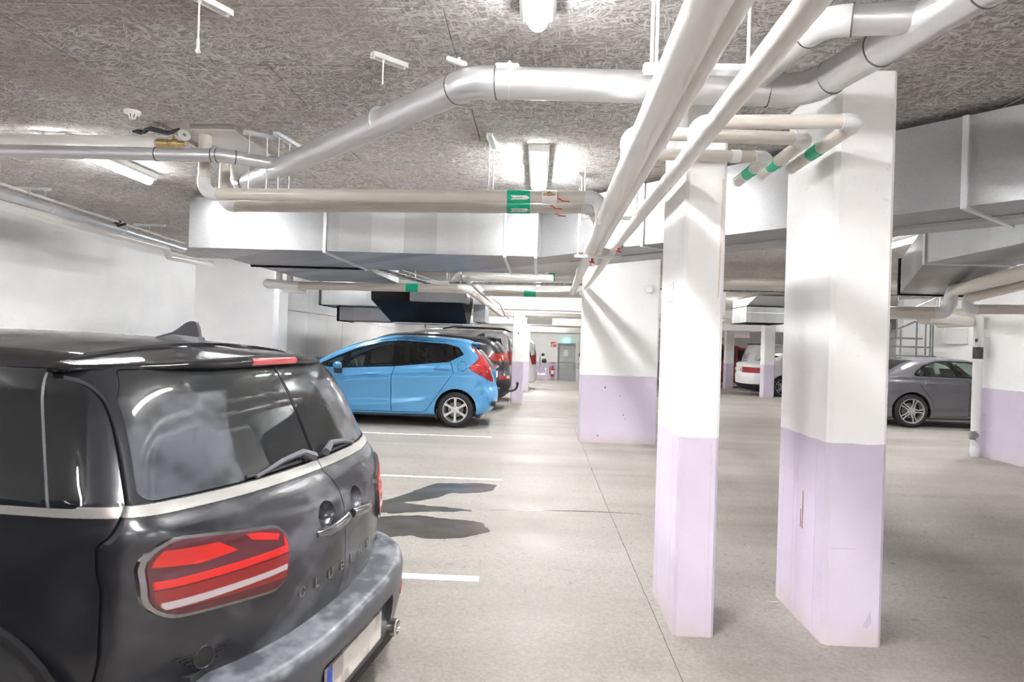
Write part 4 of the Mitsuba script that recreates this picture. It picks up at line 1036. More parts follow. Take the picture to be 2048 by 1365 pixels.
def f_dust(p):
    return fbm(p.x * 9 + 3, p.y * 7, p.z * 9, octaves=3)
def f_dirtpaint(p, n, uv):
    d = f_dust(p); rearward = smoothstep(-1.15, -0.75, p.x)
    k = rearward * (0.10 + 0.55 * smoothstep(0.42, 0.75, d)) * smoothstep(1.02, 0.8, p.z)
    return mix((0.010, 0.0105, 0.014), (0.13, 0.135, 0.15), k)
def f_dirtrough(p, n, uv):
    d = f_dust(p); rearward = smoothstep(-1.15, -0.75, p.x)
    return 0.16 + 0.26 * rearward * smoothstep(0.35, 0.7, d)
mat('lamp_red', prin((0.17, 0.009, 0.010), 0.08, clearcoat=1.0))
mat('dark_paint', prin(proc(f_dirtpaint), proc(f_dirtrough), 0.25, clearcoat=0.8, clearcoat_gloss=0.93, specular=0.5))
def f_bumper(p, n, uv):
    d = fbm(p.x * 12, p.y * 10, p.z * 12, octaves=4); top_ = smoothstep(0.425, 0.455, p.z)
    return mix((0.030, 0.033, 0.040), (0.20, 0.21, 0.23), top_ * (0.10 + 0.70 * smoothstep(0.40, 0.72, d)) + 0.08 * d)
mat('dirty_bumper', prin(proc(f_bumper), 0.34, specular=0.5, clearcoat=0.3))
wp = car.world((0.26, 0.05, 1.02))        # wiper pivot: the swept fan of glass is clean, the rest is filmed with dust
def f_glassdirt(p, n, uv):
    r = dr.sqrt(dr.square(p.x - wp[0]) * 0.6 + dr.square(p.y - wp[1]) + dr.square(p.z - wp[2]))
    d = f_dust(p)
    k = smoothstep(0.385, 0.40, r + 0.012 * d) * (0.22 + 0.78 * smoothstep(0.30, 0.62, d)) * smoothstep(1.268, 1.255, p.z)
    return mix((0.008, 0.009, 0.010), (0.060, 0.064, 0.075), k)
def f_glassrough(p, n, uv):
    r = dr.sqrt(dr.square(p.x - wp[0]) * 0.6 + dr.square(p.y - wp[1]) + dr.square(p.z - wp[2]))
    return 0.02 + 0.05 * smoothstep(0.385, 0.40, r)
mat('filmed_glass', prin(proc(f_glassdirt), proc(f_glassrough), specular=0.6, clearcoat=0.5, clearcoat_gloss=0.98))

xs, ys, zs = car.grid(0.018, 1.3, 0.045)
outer = surface(f, xs, ys, zs)
xi, yi, zi = car.grid(0.03, 1.3, 0.05)
inner = surface(f, xi, yi, zi, -0.045)
grown = surface(f, xs[xs < 1.25], ys, zs, 0.010) if False else None
shell = outer - inner
shell = shell - wheel_wells(0.315, (0.77, 3.44), 0.9, 0.04)
# belt moulding ring, glass house and rear doors
zb = 0.985
belt_z = (0.953, 0.981)
side_win = rounded([(0.430, 0.975), (3.10, 0.975), (2.62, 1.30), (2.2, 1.332), (1.2, 1.332), (0.70, 1.332), (0.585, 1.332), (0.515, 1.26)], 0.03)
roofcut = mbox(0.2, 3.0, -1, 1, 1.33, 1.6)
door_l = rounded([(-0.1, 0.470), (0.845, 0.470), (0.840, 0.88), (0.798, 0.985), (0.735, 1.25), (0.72, 1.345), (-0.1, 1.36)], 0.035).intersection(sbox(0.003, 0.3, 1.0, 1.4))
win_l = rounded([(-0.1, 0.984), (0.785, 0.984), (0.722, 1.25), (0.66, 1.335), (-0.1, 1.35)], 0.03).intersection(sbox(0.006, 0.3, 1.0, 1.4))
flip = lambda P: Polygon([(-a, b) for a, b in P.exterior.coords])
rear_zone = lambda P, x1=0.62: prx(P, -0.1, x1)
body = shell
for sd, dl, wl in ((1, door_l, win_l), (-1, flip(door_l), flip(win_l))):
    blank = shell ^ rear_zone(dl)
    body = body - rear_zone(dl.buffer(0.007))
    hole = prx(wl, -0.1, 0.62)
    rec = m3.Manifold.sphere(1.0, 40).scale((0.055, 0.062, 0.052)).translate((car.sx(0.13, 0.815) - 0.008, sd * 0.135, 0.815))
    ring = mbox(-0.1, 0.62, -1, 1, *belt_z)
    dkey = car.add('rear_door', (blank - hole - ring) - rec, 'dark_paint')
    car.add('rear_window', (blank ^ prx(wl.buffer(-0.003), -0.1, 0.62)).translate((0.004, 0, 0)), 'filmed_glass', parent=dkey)
    car.add('moulding', (blank ^ ring).translate((-0.004, 0, 0)), 'satin_chrome', parent=dkey)
    car.add('handle_recess', m3.Manifold.sphere(1.0, 32).scale((0.05, 0.062, 0.05)).translate((car.sx(0.13, 0.815) + 0.078, sd * 0.135, 0.815)), 'black_plastic', parent=dkey)
    # handle: a chromed bar over the recess
    hp = [np.array([car.sx(abs(y), 0.78) - dx_, y * sd, 0.78 + dz_]) for y, dx_, dz_ in ((0.022, .022, .004), (0.07, .030, .002), (0.13, .034, -0.002), (0.19, .030, -.006), (0.232, .010, -.008))]
    hm = tube_path(hp, .0135, 12, radii=[.013, .014, .014, .013, .008]); hm.vertices[:, 2] = 0.78 + (hm.vertices[:, 2] - 0.78) * 1.25
    car.add('handle', hm, 'dark_chrome', parent=dkey, label='chrome door handle')
    # tail light: housing rim, red lens, its bright bars and the pale strip
    def pad(P, dx0, dx1):
        q = outer ^ prx(P, -0.1, 0.5)
        sh = (outer.translate((-dx1, 0, 0)) - outer.translate((-dx0, 0, 0))) ^ prx(P, -0.1, 0.5)
        return sh
    LR = rounded([(0.395, 0.650), (0.815, 0.680), (0.815, 0.905), (0.395, 0.850)], 0.075)
    if sd < 0: LR = flip(LR)
    lk = car.add('tail_light', pad(LR, -0.01, 0.012), 'dark_chrome', parent=dkey, label='chrome-rimmed tail light')
    lens = LR.buffer(-0.009)
    car.add('tail_light_lens', pad(lens, 0.0, 0.018), 'dark_red_lens', parent=dkey)
    Ls = lambda pts: Polygon([((a * 1.045 - .01) * sd, b + 0.075 * (a - 0.40) - 0.012 * 1.0) for a, b in pts]).intersection(lens.buffer(-0.006))
    car.add('light_bar', pad(Ls([(0.39, 0.778), (0.80, 0.745), (0.80, 0.766), (0.39, 0.800)]).union(Ls([(0.39, 0.778), (0.412, 0.776), (0.418, 0.845), (0.40, 0.845)])), 0.016, 0.0205), 'red_bright', parent=dkey)
    car.add('light_bar', pad(Ls([(0.63, 0.850), (0.775, 0.848), (0.785, 0.806), (0.68, 0.802), (0.575, 0.818)]), 0.016, 0.0205), 'red_bright', parent=dkey)
    car.add('light_bar', pad(Ls([(0.44, 0.822), (0.53, 0.838), (0.555, 0.862), (0.53, 0.862), (0.43, 0.838)]), 0.016, 0.0205), 'red_bright', parent=dkey)
    car.add('light_bar', pad(Ls([(0.40, 0.70), (0.79, 0.69), (0.79, 0.742), (0.40, 0.772)]), 0.016, 0.0195), 'lamp_red', parent=dkey)
    car.add('reversing_strip', pad(Ls([(0.41, 0.724), (0.765, 0.691), (0.765, 0.711), (0.41, 0.740)]), 0.018, 0.022), 'clear_lens', parent=dkey)
    # wiper
    A0 = [(0.05, 1.005), (0.12, 1.03), (0.25, 1.02), (0.40, 0.992)]
    wpts = [np.array([car.sx(y, z) - o, y * sd, z]) for (y, z), o in zip(A0, (.028, .030, .022, .012))]
    wk = car.add('wiper', tube_path(wpts, .012, 8, radii=[.016, .012, .009, .006]), 'wiper_grey', parent=dkey)
    car.add('wiper', tube_path([np.array([car.sx(y, 0.997) - .006, y * sd, 0.997]) for y in np.linspace(0.12, 0.44, 8)], .006, 6), 'black_plastic', parent=dkey)
# lettering across both doors and the winged badge
def on_rear(m, y, z, off=0.0):
    """set a mesh drawn in xy (reading along x) on the rear face at (y, z): text runs from the car's left to its right"""
    e = 0.02; x = car.sx(y, z); a = math.atan2(car.sx(y - e, z) - car.sx(y + e, z), 2 * e)
    V = m.vertices.copy(); t = np.array([math.sin(a), -math.cos(a), 0]); nrm = np.array([-math.cos(a), -math.sin(a), 0])
    m.vertices = np.array([x, y, z]) + V[:, :1] * t + V[:, 1:2] * np.array([0, 0, 1.0]) + V[:, 2:3] * nrm + nrm * off
    return m
for ch, y in zip('CLUBMAN', np.linspace(0.315, -0.255, 7)):
    m = meshkit.text_mesh(ch, 0.034, 0.005, bold=True); m.apply_translation((-m.bounds[:, 0].mean(), -0.017, 0)); m.vertices[:, 0] *= 1.15
    car.add('letter', on_rear(m, y, 0.605), 'dark_chrome')
bz, by = 0.535, 0.665
bd = [lathe([(0, .006), (.030, .006), (.034, .003), (.034, 0)], 30)]
for k, (l_, zz) in enumerate(((.085, .016), (.070, .005), (.055, -.006), (.042, -.017))):
    for s_ in (-1, 1):
        bd.append(box(min(s_ * .036, s_ * l_), max(s_ * .036, s_ * l_), zz, zz + .006, 0, .004))
car.add('badge', on_rear(cat_(bd), by, bz), 'black_gloss', label='small winged badge with a round centre')
car.add('badge_ring', on_rear(cat_([tube_path([(.031 * math.cos(a), .031 * math.sin(a), .006) for a in np.linspace(0, 6.283, 33)], .0022, 6)]), by, bz), 'fin_grey')

# sides: belt moulding, glass, doors
ring = mbox(0.25, 3.25, -1, 1, *belt_z)
for sd in (1, -1):
    half = pry(side_win, 0.3, 1.1) if sd > 0 else pry(side_win, -1.1, -0.3)
    car.add('side_window', (body ^ half), 'dark_glass')
    body = body - half
    half = ring ^ (mbox(0, 4.3, 0.5, 1.1, 0, 2) if sd > 0 else mbox(0, 4.3, -1.1, -0.5, 0, 2))
    car.add('moulding', (body ^ half).translate((0, 0.004 * sd, 0)), 'satin_chrome')
    body = body - half
    door = rounded([(1.16, 0.30), (2.02, 0.30), (2.05, 0.96), (1.02, 0.96), (1.10, 0.66)], 0.04)
    door2 = rounded([(2.05, 0.30), (3.05, 0.30), (3.12, 0.95), (2.06, 0.96)], 0.04)
    for dpoly in (door, door2):
        pr = lambda q: pry(q, 0.4, 1.1) if sd > 0 else pry(q, -1.1, -0.4)
        dk = car.add('side_door', body ^ pr(dpoly.buffer(-0.002)), 'dark_paint')
        body = body - pr(dpoly.buffer(0.002))
        cx = dpoly.bounds[0] + 0.22
        car.add('handle', tube_path([(cx, sd * (car.sy(cx, .86) + .004), .86), (cx + .03, sd * (car.sy(cx, .86) + .03), .862), (cx + .17, sd * (car.sy(cx, .86) + .03), .862), (cx + .2, sd * (car.sy(cx, .86) + .004), .86)], .011, 8), 'chrome', parent=dk)
    car.add('window_divider', pry(Polygon([(0.530, 0.975), (0.536, 0.975), (0.686, 1.345), (0.679, 1.345)]), 0.3 if sd > 0 else -1.1, 1.1 if sd > 0 else -0.3) ^ (outer.translate((0, .003 * sd, 0)) - inner), 'wiper_grey')
ws = rounded([(-0.62, 0.98), (0.62, 0.98), (0.54, 1.345), (-0.54, 1.345)], 0.06)
wsm = prx(ws, 2.5, 3.45)
car.add('windscreen', body ^ wsm, 'dark_glass'); body = body - wsm
# rear bumper of its own
BUMP = dict(DARK, rear=[(0.05, 0.06), (0.2, 0.00), (0.33, -0.025), (0.42, -0.03), (0.47, -0.02), (0.6, 0.0)], rcz=[(0, 1), (2, 1)], rc=[(0, 0), (0.25, 0.004), (0.5, 0.03), (0.65, 0.075), (0.76, 0.14), (0.84, 0.215), (0.89, 0.30), (1.0, 0.54)],
            plan=[(0, 0.872), (0.4, 0.900), (1, 0.905), (4.25, 0.9)], top=[(-0.1, 0.450), (0.0, 0.462), (0.12, 0.474), (0.3, 0.480), (4.25, 0.480)], crown=0.0, k=(0.015, 0.022, 0.1, 0.05), bot=[(0, 0.15), (4.25, 0.15)], sect=[(0.05, -0.10), (0.2, -0.03), (0.4, 0), (0.75, -0.004), (1.5, -0.028)])
fb0 = body_f(BUMP); fb = lambda x, y, z: np.maximum(fb0(x, y, z), x - 0.44)
bx = np.arange(-0.09, 0.50, 0.015)
bump = surface(fb, bx, ys, np.arange(0.11, 0.52, 0.0125))
bump = (bump ^ mbox(-0.2, 0.375, -1, 1, 0.1, 0.7)) - outer - wheel_wells(0.315, (0.77,), 0.9, 0.04)
rec = prx(rounded([(-0.50, 0.305), (0.50, 0.305), (0.40, 0.545), (-0.40, 0.545)], 0.03), -0.1, 0.035) 
bk = car.add('rear_bumper', bump - prx(rounded([(-0.40, 0.165), (0.40, 0.165), (0.34, 0.375), (-0.34, 0.375)], 0.03), -0.1, 0.018), 'dirty_bumper', f=fb)
car.add('diffuser', mbox(0.02, 0.22, -0.50, 0.50, 0.13, 0.20), 'bumper_black', parent=bk)
for s_ in (-1, 1):
    car.add('reflector', prx(rounded([(s_ * .52, .30), (s_ * .66, .30), (s_ * .66, .33), (s_ * .52, .33)], .012), -0.1, .4) ^ surface(fb, bx, ys, np.arange(0.11, 0.52, 0.02), 0.004), 'red_lens', parent=bk, f=fb, level=0.004)
    car.add('fog_light', prx(rounded([(s_ * .66, .36), (s_ * .80, .36), (s_ * .80, .415), (s_ * .66, .415)], .015), -0.1, .4) ^ surface(fb, bx, ys, np.arange(0.11, 0.52, 0.02), 0.003), 'pink_lens' if s_ < 0 else 'dirty_bumper', parent=bk, f=fb, level=0.003)
    car.add('exhaust_tip', lathe([(.028, .06), (.034, .055), (.036, -.05), (.030, -.055), (.028, -.03)], 20, (0.03, s_ * .40, .205), (1, 0, 0)), 'chrome', parent=bk)
def f_plate(p, n, uv):
    return mix((0.60, 0.57, 0.53), (0.36, 0.33, 0.31), smoothstep(0.40, 0.62, fbm(p.y * 16, p.z * 14, 3.0, octaves=2)))
mat('smudged_plate', prin(proc(f_plate), 0.4))
pk = car.add('number_plate', mbox(0.002, 0.012, -0.262, 0.262, 0.215, 0.327), 'smudged_plate', label='number plate with illegible smudges')
car.add('plate_strip', mbox(0.0005, 0.0025, 0.222, 0.262, 0.216, 0.326), 'plate_blue', parent=pk, label='blue strip')
car.add('plate_frame', mbox(-0.006, 0.008, -0.27, 0.27, 0.203, 0.215), 'black_plastic', parent=pk)

# spoiler over the rear window, brake light, aerial fin
SP = dict(DARK, rcz=[(0, 1), (2, 1)], top=[(0.1, 1.345), (0.25, 1.358), (0.5, 1.385), (0.8, 1.412), (1.0, 1.43)], crown=0.045,
          rear=[(1.0, 0.44), (1.30, 0.40), (1.335, 0.362), (1.36, 0.355), (1.40, 0.39), (1.6, 0.43)], rc=[(0, 0), (0.3, 0.012), (0.5, 0.055), (0.62, 0.125), (0.72, 0.21), (0.8, 0.32), (1, .6)], bot=[(0, 1.325), (0.40, 1.328), (0.7, 1.322)],
          plan=[(0, 0.86), (0.4, 0.888), (1, 0.90), (4.25, 0.9)], tum=0.34, k=(0.03, 0.025, 0.1, 0.015))
fs0 = body_f(SP); fs = lambda x, y, z: np.maximum(fs0(x, y, z), x - 0.68)
spx = np.arange(0.27, 0.74, 0.013)
sp = surface(fs, spx, ys, np.arange(1.29, 1.46, 0.0085)) ^ mbox(0.1, 0.66, -1, 1, 1.2, 1.5)
bl = prx(rounded([(-0.165, 1.337), (0.165, 1.337), (0.165, 1.364), (-0.165, 1.364)], 0.006), 0.2, 0.44)
sk = car.add('roof_spoiler', sp - bl, 'black_gloss', f=fs)
car.add('brake_light', (sp ^ bl).translate((-0.002, 0, 0)), 'pink_lens', parent=sk, f=fs, label='red high brake light')
roof = body ^ mbox(0.2, 3.0, -0.9, 0.9, 1.335, 1.6)
body = body - mbox(0.2, 3.0, -0.9, 0.9, 1.333, 1.6)
car.add('roof', roof - mbox(0.2, 0.661, -1, 1, 1.3, 1.6), 'black_gloss')
finp = Polygon([(0.675, 1.405), (0.690, 1.470), (0.700, 1.490), (0.722, 1.494), (0.745, 1.484), (0.775, 1.462), (0.800, 1.448), (0.835, 1.438), (0.870, 1.428), (0.86, 1.40)])
car.add('aerial_fin', pry(finp, -0.009, 0.009) + m3.Manifold.hull_points(np.array([(.672, .030, 1.40), (.672, -.030, 1.40), (.868, .012, 1.42), (.868, -.012, 1.42), (.68, .020, 1.432), (.68, -.020, 1.432), (.79, .014, 1.440), (.79, -.014, 1.440)], float)), 'fin_grey', label='dark shark fin aerial')
for sd in (1, -1):
    body = body - (mbox(0.374, 0.380, 0.5 if sd > 0 else -1.0, 1.0 if sd > 0 else -0.5, 0.48, 0.84) - outer.translate((0, -0.014 * sd, 0)))
car.add('body', body, 'dark_paint')
car.add('underbody', mbox(0.2, 4.0, -0.72, 0.72, 0.17, 0.5) - wheel_wells(0.315, (0.77, 3.44), 0.9, 0.04), 'black_plastic')
for x in (0.77, 3.44):
    for sd in (1, -1):
        wheel(car, x, sd, 0.315, 0.215, 5, 'wide', track=0.862)
        car.add('arch_trim', (m3.Manifold.cylinder(.02, .375, .375, 48) - m3.Manifold.cylinder(.03, .352, .352, 48).translate((0, 0, -.005))).transform(np.array([[1, 0, 0, x], [0, 0, -1, sd * (car.sy(x, .66)) + .015], [0, 1, 0, .315]], float)) ^ mbox(x - .5, x + .5, -1, 1, .2, 1), 'bumper_black')
    # inner well
# ------------------------------------------------------------------ the blue car, side on
BLUE = dict(L=3.99, W=0.848, H=1.53, z0=0.15,
    top=[(0.0, 1.395), (0.2, 1.425), (0.45, 1.462), (0.75, 1.495), (1.2, 1.520), (1.6, 1.525), (1.9, 1.505), (2.15, 1.455), (2.45, 1.37), (2.70, 1.27), (2.98, 1.12), (3.2, 0.98), (3.35, 0.93), (3.6, 0.87), (3.85, 0.76), (3.99, 0.64)],
    plan=[(0, 0.77), (0.25, 0.82), (0.65, 0.843), (1.4, 0.845), (2.6, 0.845), (3.1, 0.842), (3.5, 0.81), (3.8, 0.74), (3.99, 0.66)],
    sect=[(0.15, -0.075), (0.24, -0.020), (0.32, -0.012), (0.42, -0.022), (0.52, -0.010), (0.66, 0.0), (0.84, -0.004), (0.92, -0.020), (1.05, -0.034), (1.5, -0.034)],
    belt=[(0, 1.06), (0.8, 1.03), (1.7, 0.985), (2.9, 0.93), (3.99, 0.85)], tum=[(0, 0.42), (0.8, 0.36), (2.2, 0.36), (3.0, 0.42), (4, 0.4)], crown=0.055,
    rear=[(0.2, 0.13), (0.29, 0.06), (0.38, 0.015), (0.50, 0.0), (0.62, 0.018), (0.70, 0.045), (0.90, 0.045), (1.02, 0.075), (1.10, 0.135), (1.25, 0.255), (1.36, 0.36), (1.5, 0.50)],
    rc=[(0, 0), (0.3, 0.010), (0.5, 0.032), (0.65, 0.075), (0.75, 0.13), (0.82, 0.21), (0.9, 0.4)],
    front=[(0.1, 3.8), (0.3, 3.95), (0.5, 3.99), (0.7, 3.93), (0.9, 3.72), (1.2, 3.4)], fc=[(0, 0), (0.4, 0.06), (0.65, 0.22), (0.8, 0.45), (0.9, 0.7)],
    bot=[(0, 0.26), (0.5, 0.20), (3.4, 0.17), (3.99, 0.2)], k=(0.11, 0.09, 0.14, 0.04))
def blue_feat(x, z):
    xc = np.clip(x, 0.3, 3.0)
    zc = 0.945 - 0.062 * (xc - 0.3) - np.where(xc > 2.1, 0.14 * (xc - 2.1) ** 2, 0.0)      # shoulder crease
    d = (z - zc)
    w = np.clip((x - 0.35) / 0.2, 0, 1) * np.clip((2.95 - x) / 0.4, 0, 1)
    c1 = 0.024 * np.exp(-(np.maximum(d, 0) / 0.045) ** 2 - (np.minimum(d, 0) / 0.14) ** 2) * (1 - 1.1 * np.exp(-((d + 0.016) / 0.024) ** 2))
    z2 = 0.31 + 0.115 * np.clip((2.8 - x) / 1.6, 0, 1.3)                                       # lower swage
    c2 = 0.026 * np.exp(-((z - z2) / 0.06) ** 2) * np.clip((x - 0.95) / 0.3, 0, 1) * np.clip((2.9 - x) / 0.3, 0, 1)
    return (c1 * w + c2)
BLUE['feat'] = blue_feat
WB = (0.655, 3.185); RW = 0.297
bc = Car('car', 'sky blue hatchback parked side on behind the dark car', BLUE, (-0.684, 12.10, 0.0, 180.0))
f = bc.f
xs, ys, zs = bc.grid(0.018)
outer = surface(f, xs, ys, zs)
inner = surface(f, *bc.grid(0.035), level=-0.04)
wells = wheel_wells(RW, WB, 0.85, 0.052)
solid = outer - wells
shell = solid - inner
dayl = rounded([(3.03, 0.965), (2.60, 0.935), (1.70, 0.990), (0.80, 1.085), (0.545, 1.215), (0.63, 1.332), (0.85, 1.392), (1.60, 1.425), (1.92, 1.398), (2.34, 1.275), (2.66, 1.145)], 0.012)
fdoor = rounded([(2.79, 0.24), (2.845, 0.40), (2.845, 0.70), (2.79, 0.92), (2.70, 1.09), (2.60, 1.16), (2.30, 1.30), (1.92, 1.43), (1.69, 1.455), (1.69, 1.0), (1.735, 0.83), (1.735, 0.58), (1.725, 0.24)], 0.03)
rdoor = rounded([(1.722, 0.24), (1.732, 0.58), (1.732, 0.83), (1.685, 1.0), (1.685, 1.455), (0.88, 1.42), (0.80, 1.25), (0.755, 1.09), (0.70, 0.905), (0.985, 0.50), (1.13, 0.28), (1.20, 0.24)], 0.025)
def side(sd, P, d=0.25):
    return pry(P, d, 1.1) if sd > 0 else pry(P, -1.1, -d)
glassP = [('front_window', [(2.49, 0.962), (1.735, 1.005), (1.735, 1.405), (1.90, 1.378), (2.28, 1.265), (2.455, 1.19)], 'window_glass'),
          ('quarter_window', [(2.93, 0.968), (2.62, 0.957), (2.545, 1.14), (2.68, 1.10)], 'window_glass'),
          ('rear_window', [(1.585, 1.02), (0.86, 1.10), (0.925, 1.385), (1.585, 1.408)], 'privacy_glass'),
          ('quarter_window', [(0.825, 1.105), (0.60, 1.21), (0.665, 1.318), (0.875, 1.372)], 'privacy_glass')]
body = shell
dom = m3.Manifold
frame_m = {}
for sd in (1, -1):
    half = side(sd, dayl)
    frm = (solid.translate((0, -0.003 * sd, 0)) - inner) ^ half
    body = body - half
    for nm, P, b in glassP:
        P = rounded(P, 0.02)
        g = (shell.translate((0, -0.007 * sd, 0))) ^ side(sd, P.buffer(0.001))
        if b != 'dark_glass': g = (outer.translate((0, -0.010 * sd, 0)) - outer.translate((0, -0.014 * sd, 0))) ^ side(sd, P.buffer(0.001))
        bc.add(nm, g, b)
        frm = frm - side(sd, P)
    bc.add('window_frame', frm, 'black_gloss')
    for nm, P, hx, hz in (('front_door', fdoor, 2.04, 0.858), ('rear_door', rdoor, 0.90, 0.975)):
        dk = bc.add(nm, body ^ side(sd, P.buffer(-0.004), 0.3), 'blue_paint')
        body = body - side(sd, P.buffer(0.004), 0.3)
        yb = bc.sy(hx, hz)
        bc.add('handle_cup', m3.Manifold.sphere(1, 24).scale((.066, .012, .036)).translate((hx - .06 if nm == 'front_door' else hx + .06, sd * (yb + .001), hz)), 'blue_paint', parent=dk)
        bc.add('handle', tube_path([(hx - .125, sd * (yb + .006), hz), (hx - .10, sd * (yb + .026), hz + .002), (hx, sd * (yb + .030), hz + .001), (hx + .085, sd * (yb + .024), hz - .004), (hx + .115, sd * (yb + .004), hz - .006)], .013, 10), 'blue_paint', parent=dk)
    # tail light boomerang
    TL = Polygon([(0.435, 1.360), (0.40, 1.350), (0.20, 1.14), (0.10, 0.985), (0.085, 0.86), (0.055, 0.80), (0.055, 0.76), (0.115, 0.80), (0.20, 0.86), (0.385, 0.945), (0.445, 1.005), (0.295, 1.150), (0.30, 1.20)]).buffer(.004)
    big = surface(f, xs[xs < 0.6], ys, zs, 0.006) if sd > 0 else big
    if sd > 0:
        fcap = lambda x, y, z: np.maximum(f(x, y, z), x - 0.56)
        big = surface(fcap, xs[xs < 0.66], ys, zs, 0.006)
    lk = bc.add('tail_light', (big - inner) ^ side(sd, TL, 0.45), 'red_lens', level=0.006)
    body = body - side(sd, TL, 0.45)
    bc.add('tail_light_core', (big.translate((-.001, .0015 * sd, 0)) - inner) ^ side(sd, Polygon([(0.40, 0.96), (0.425, 1.0), (0.29, 1.12), (0.21, 1.06), (0.22, 0.93)]), 0.45), 'red_bright', parent=lk, level=0.006)
    fp = Point(0.562, 1.027).buffer(0.083, 32)
    bc.add('fuel_flap' if sd > 0 else 'side_badge', body ^ side(sd, fp.buffer(-0.005), 0.4), 'blue_paint'); body = body - side(sd, fp, 0.4)
    # door mirror
    mk = bc.add('door_mirror', ball((2.60, sd * 0.905, 1.0), 1, 2, (.075, .075, .058)) if False else m3.Manifold.sphere(1, 32).scale((.075, .095, .06)).translate((2.62, sd * 0.915, 0.985)), 'blue_paint')
    bc.add('mirror_foot', m3.Manifold.hull_points(np.array([(2.56, sd * .82, .84), (2.70, sd * .82, .84), (2.56, sd * .82, .90), (2.70, sd * .82, .90), (2.60, sd * .93, .92), (2.68, sd * .93, .92), (2.60, sd * .93, .87), (2.66, sd * .93, .87), (2.58, sd * .9, .965), (2.68, sd * .9, .965)], float)), 'black_plastic', parent=mk)
    bc.add('mirror_glass', mbox(2.535, 2.55, min(sd * .86, sd * .975), max(sd * .86, sd * .975), .945, 1.02), 'chrome', parent=mk)
    bc.add('sill_trim', box(0.98, 2.90, min(sd * .79, sd * .828), max(sd * .79, sd * .828), .168, .198, .008), 'black_plastic')
rw = prx(rounded([(-0.58, 1.02), (0.58, 1.02), (0.50, 1.345), (-0.50, 1.345)], 0.05), -0.1, 0.55)
bc.add('hatch_window', (solid.translate((.006, 0, 0)) - inner) ^ rw, 'dark_glass'); body = body - rw
ws = prx(rounded([(-0.70, 0.985), (0.70, 0.985), (0.58, 1.44), (-0.58, 1.44)], 0.06), 2.0, 3.5)
bc.add('windscreen', (outer.translate((-0.010, 0, 0)) - outer.translate((-0.014, 0, 0))) ^ ws, 'window_glass'); body = body - ws
hl = side(1, Polygon([(3.45, 0.66), (3.92, 0.60), (3.90, 0.70), (3.50, 0.80)]), 0.3) + side(-1, Polygon([(3.45, 0.66), (3.92, 0.60), (3.90, 0.70), (3.50, 0.80)]), 0.3)
bc.add('headlight', body ^ hl, 'clear_lens'); body = body - hl
gap = side(1, Polygon([(0.425, 0.60), (0.195, 0.835), (0.191, 0.832), (0.421, 0.597)]), 0.5) - outer.translate((0, -0.012, 0))
bc.add('body', body - gap, 'blue_paint')
bc.add('spoiler_lip', m3.Manifold.hull_points(np.array([(0.285, y, z) for y in (-.55, .55) for z in (1.385, 1.398)] + [(0.44, y, 1.40) for y in (-.58, .58)] + [(0.42, y, 1.432) for y in (-.58, .58)], float)), 'blue_paint')
bc.add('brake_light', mbox(.281, .30, -.16, .16, 1.383, 1.398), 'red_lens')
for sd in (1, -1):
    bc.add('spoiler_light', m3.Manifold.sphere(1, 16).scale((.03, .02, .012)).translate((.30, sd * .56, 1.395)), 'red_lens')
bc.add('plate_garnish', m3.Manifold.hull_points(np.array([(0.02, y, z) for y in (-.42, .42) for z in (.985, 1.025)] + [(0.09, y, z) for y in (-.5, .5) for z in (.96, 1.03)], float)), 'chrome')
bc.add('rear_reflector', mbox(-.004, .06, -.66, -.40, .55, .60) + mbox(.0, .06, .46, .66, .36, .44), 'black_plastic')
bc.add('number_plate', mbox(.022, .03, -.26, .26, .82, .93), 'plate_white')
bc.add('underbody', mbox(0.25, 3.8, -0.70, 0.70, 0.16, 0.40) - wells, 'black_plastic')
bc.add('mud_flap', mbox(0.955, 0.975, 0.66, 0.80, 0.13, 0.30), 'black_plastic')
# cabin
bc.add('dashboard', m3.Manifold.hull_points(np.array([(2.55, y, z) for y in (-.68, .68) for z in (.55, .93)] + [(3.0, y, z) for y in (-.68, .68) for z in (.55, .90)], float)), 'seat_cloth')
for x0 in (1.55, 0.75):
    for y in (-.36, .36):
        sk = bc.add('seat', m3.Manifold.hull_points(np.array([(x0, y + u, z) for u in (-.22, .22) for z in (.40, .56)] + [(x0 + .5, y + u, z) for u in (-.23, .23) for z in (.42, .58)], float)), 'seat_cloth')
        bc.add('seat_back', m3.Manifold.hull_points(np.array([(x0 - .02, y + u, .5) for u in (-.22, .22)] + [(x0 + .12, y + u, .5) for u in (-.22, .22)] + [(x0 - .22, y + u, 1.10) for u in (-.17, .17)] + [(x0 - .14, y + u, 1.10) for u in (-.17, .17)], float)), 'seat_cloth', parent=sk)
        bc.add('head_rest', m3.Manifold.sphere(1, 20).scale((.05, .12, .09)).translate((x0 - .19, y, 1.20)), 'seat_cloth', parent=sk)
sw = np.array([(2.38 + .06 * math.sin(a) * 1.0, .36 + .18 * math.cos(a), .93 + .17 * math.sin(a)) for a in np.linspace(0, 2 * math.pi, 29)])
bc.add('steering_wheel', tube_path(sw, .015, 8), 'satin_chrome')
bc.add('interior_mirror', mbox(2.30, 2.33, -.12, .12, 1.30, 1.36), 'seat_cloth')
for x in WB:
    for sd in (1, -1):
        wheel(bc, x, sd, RW, 0.208, 6, 'wide', w=0.19, track=0.832, angle=0.52)

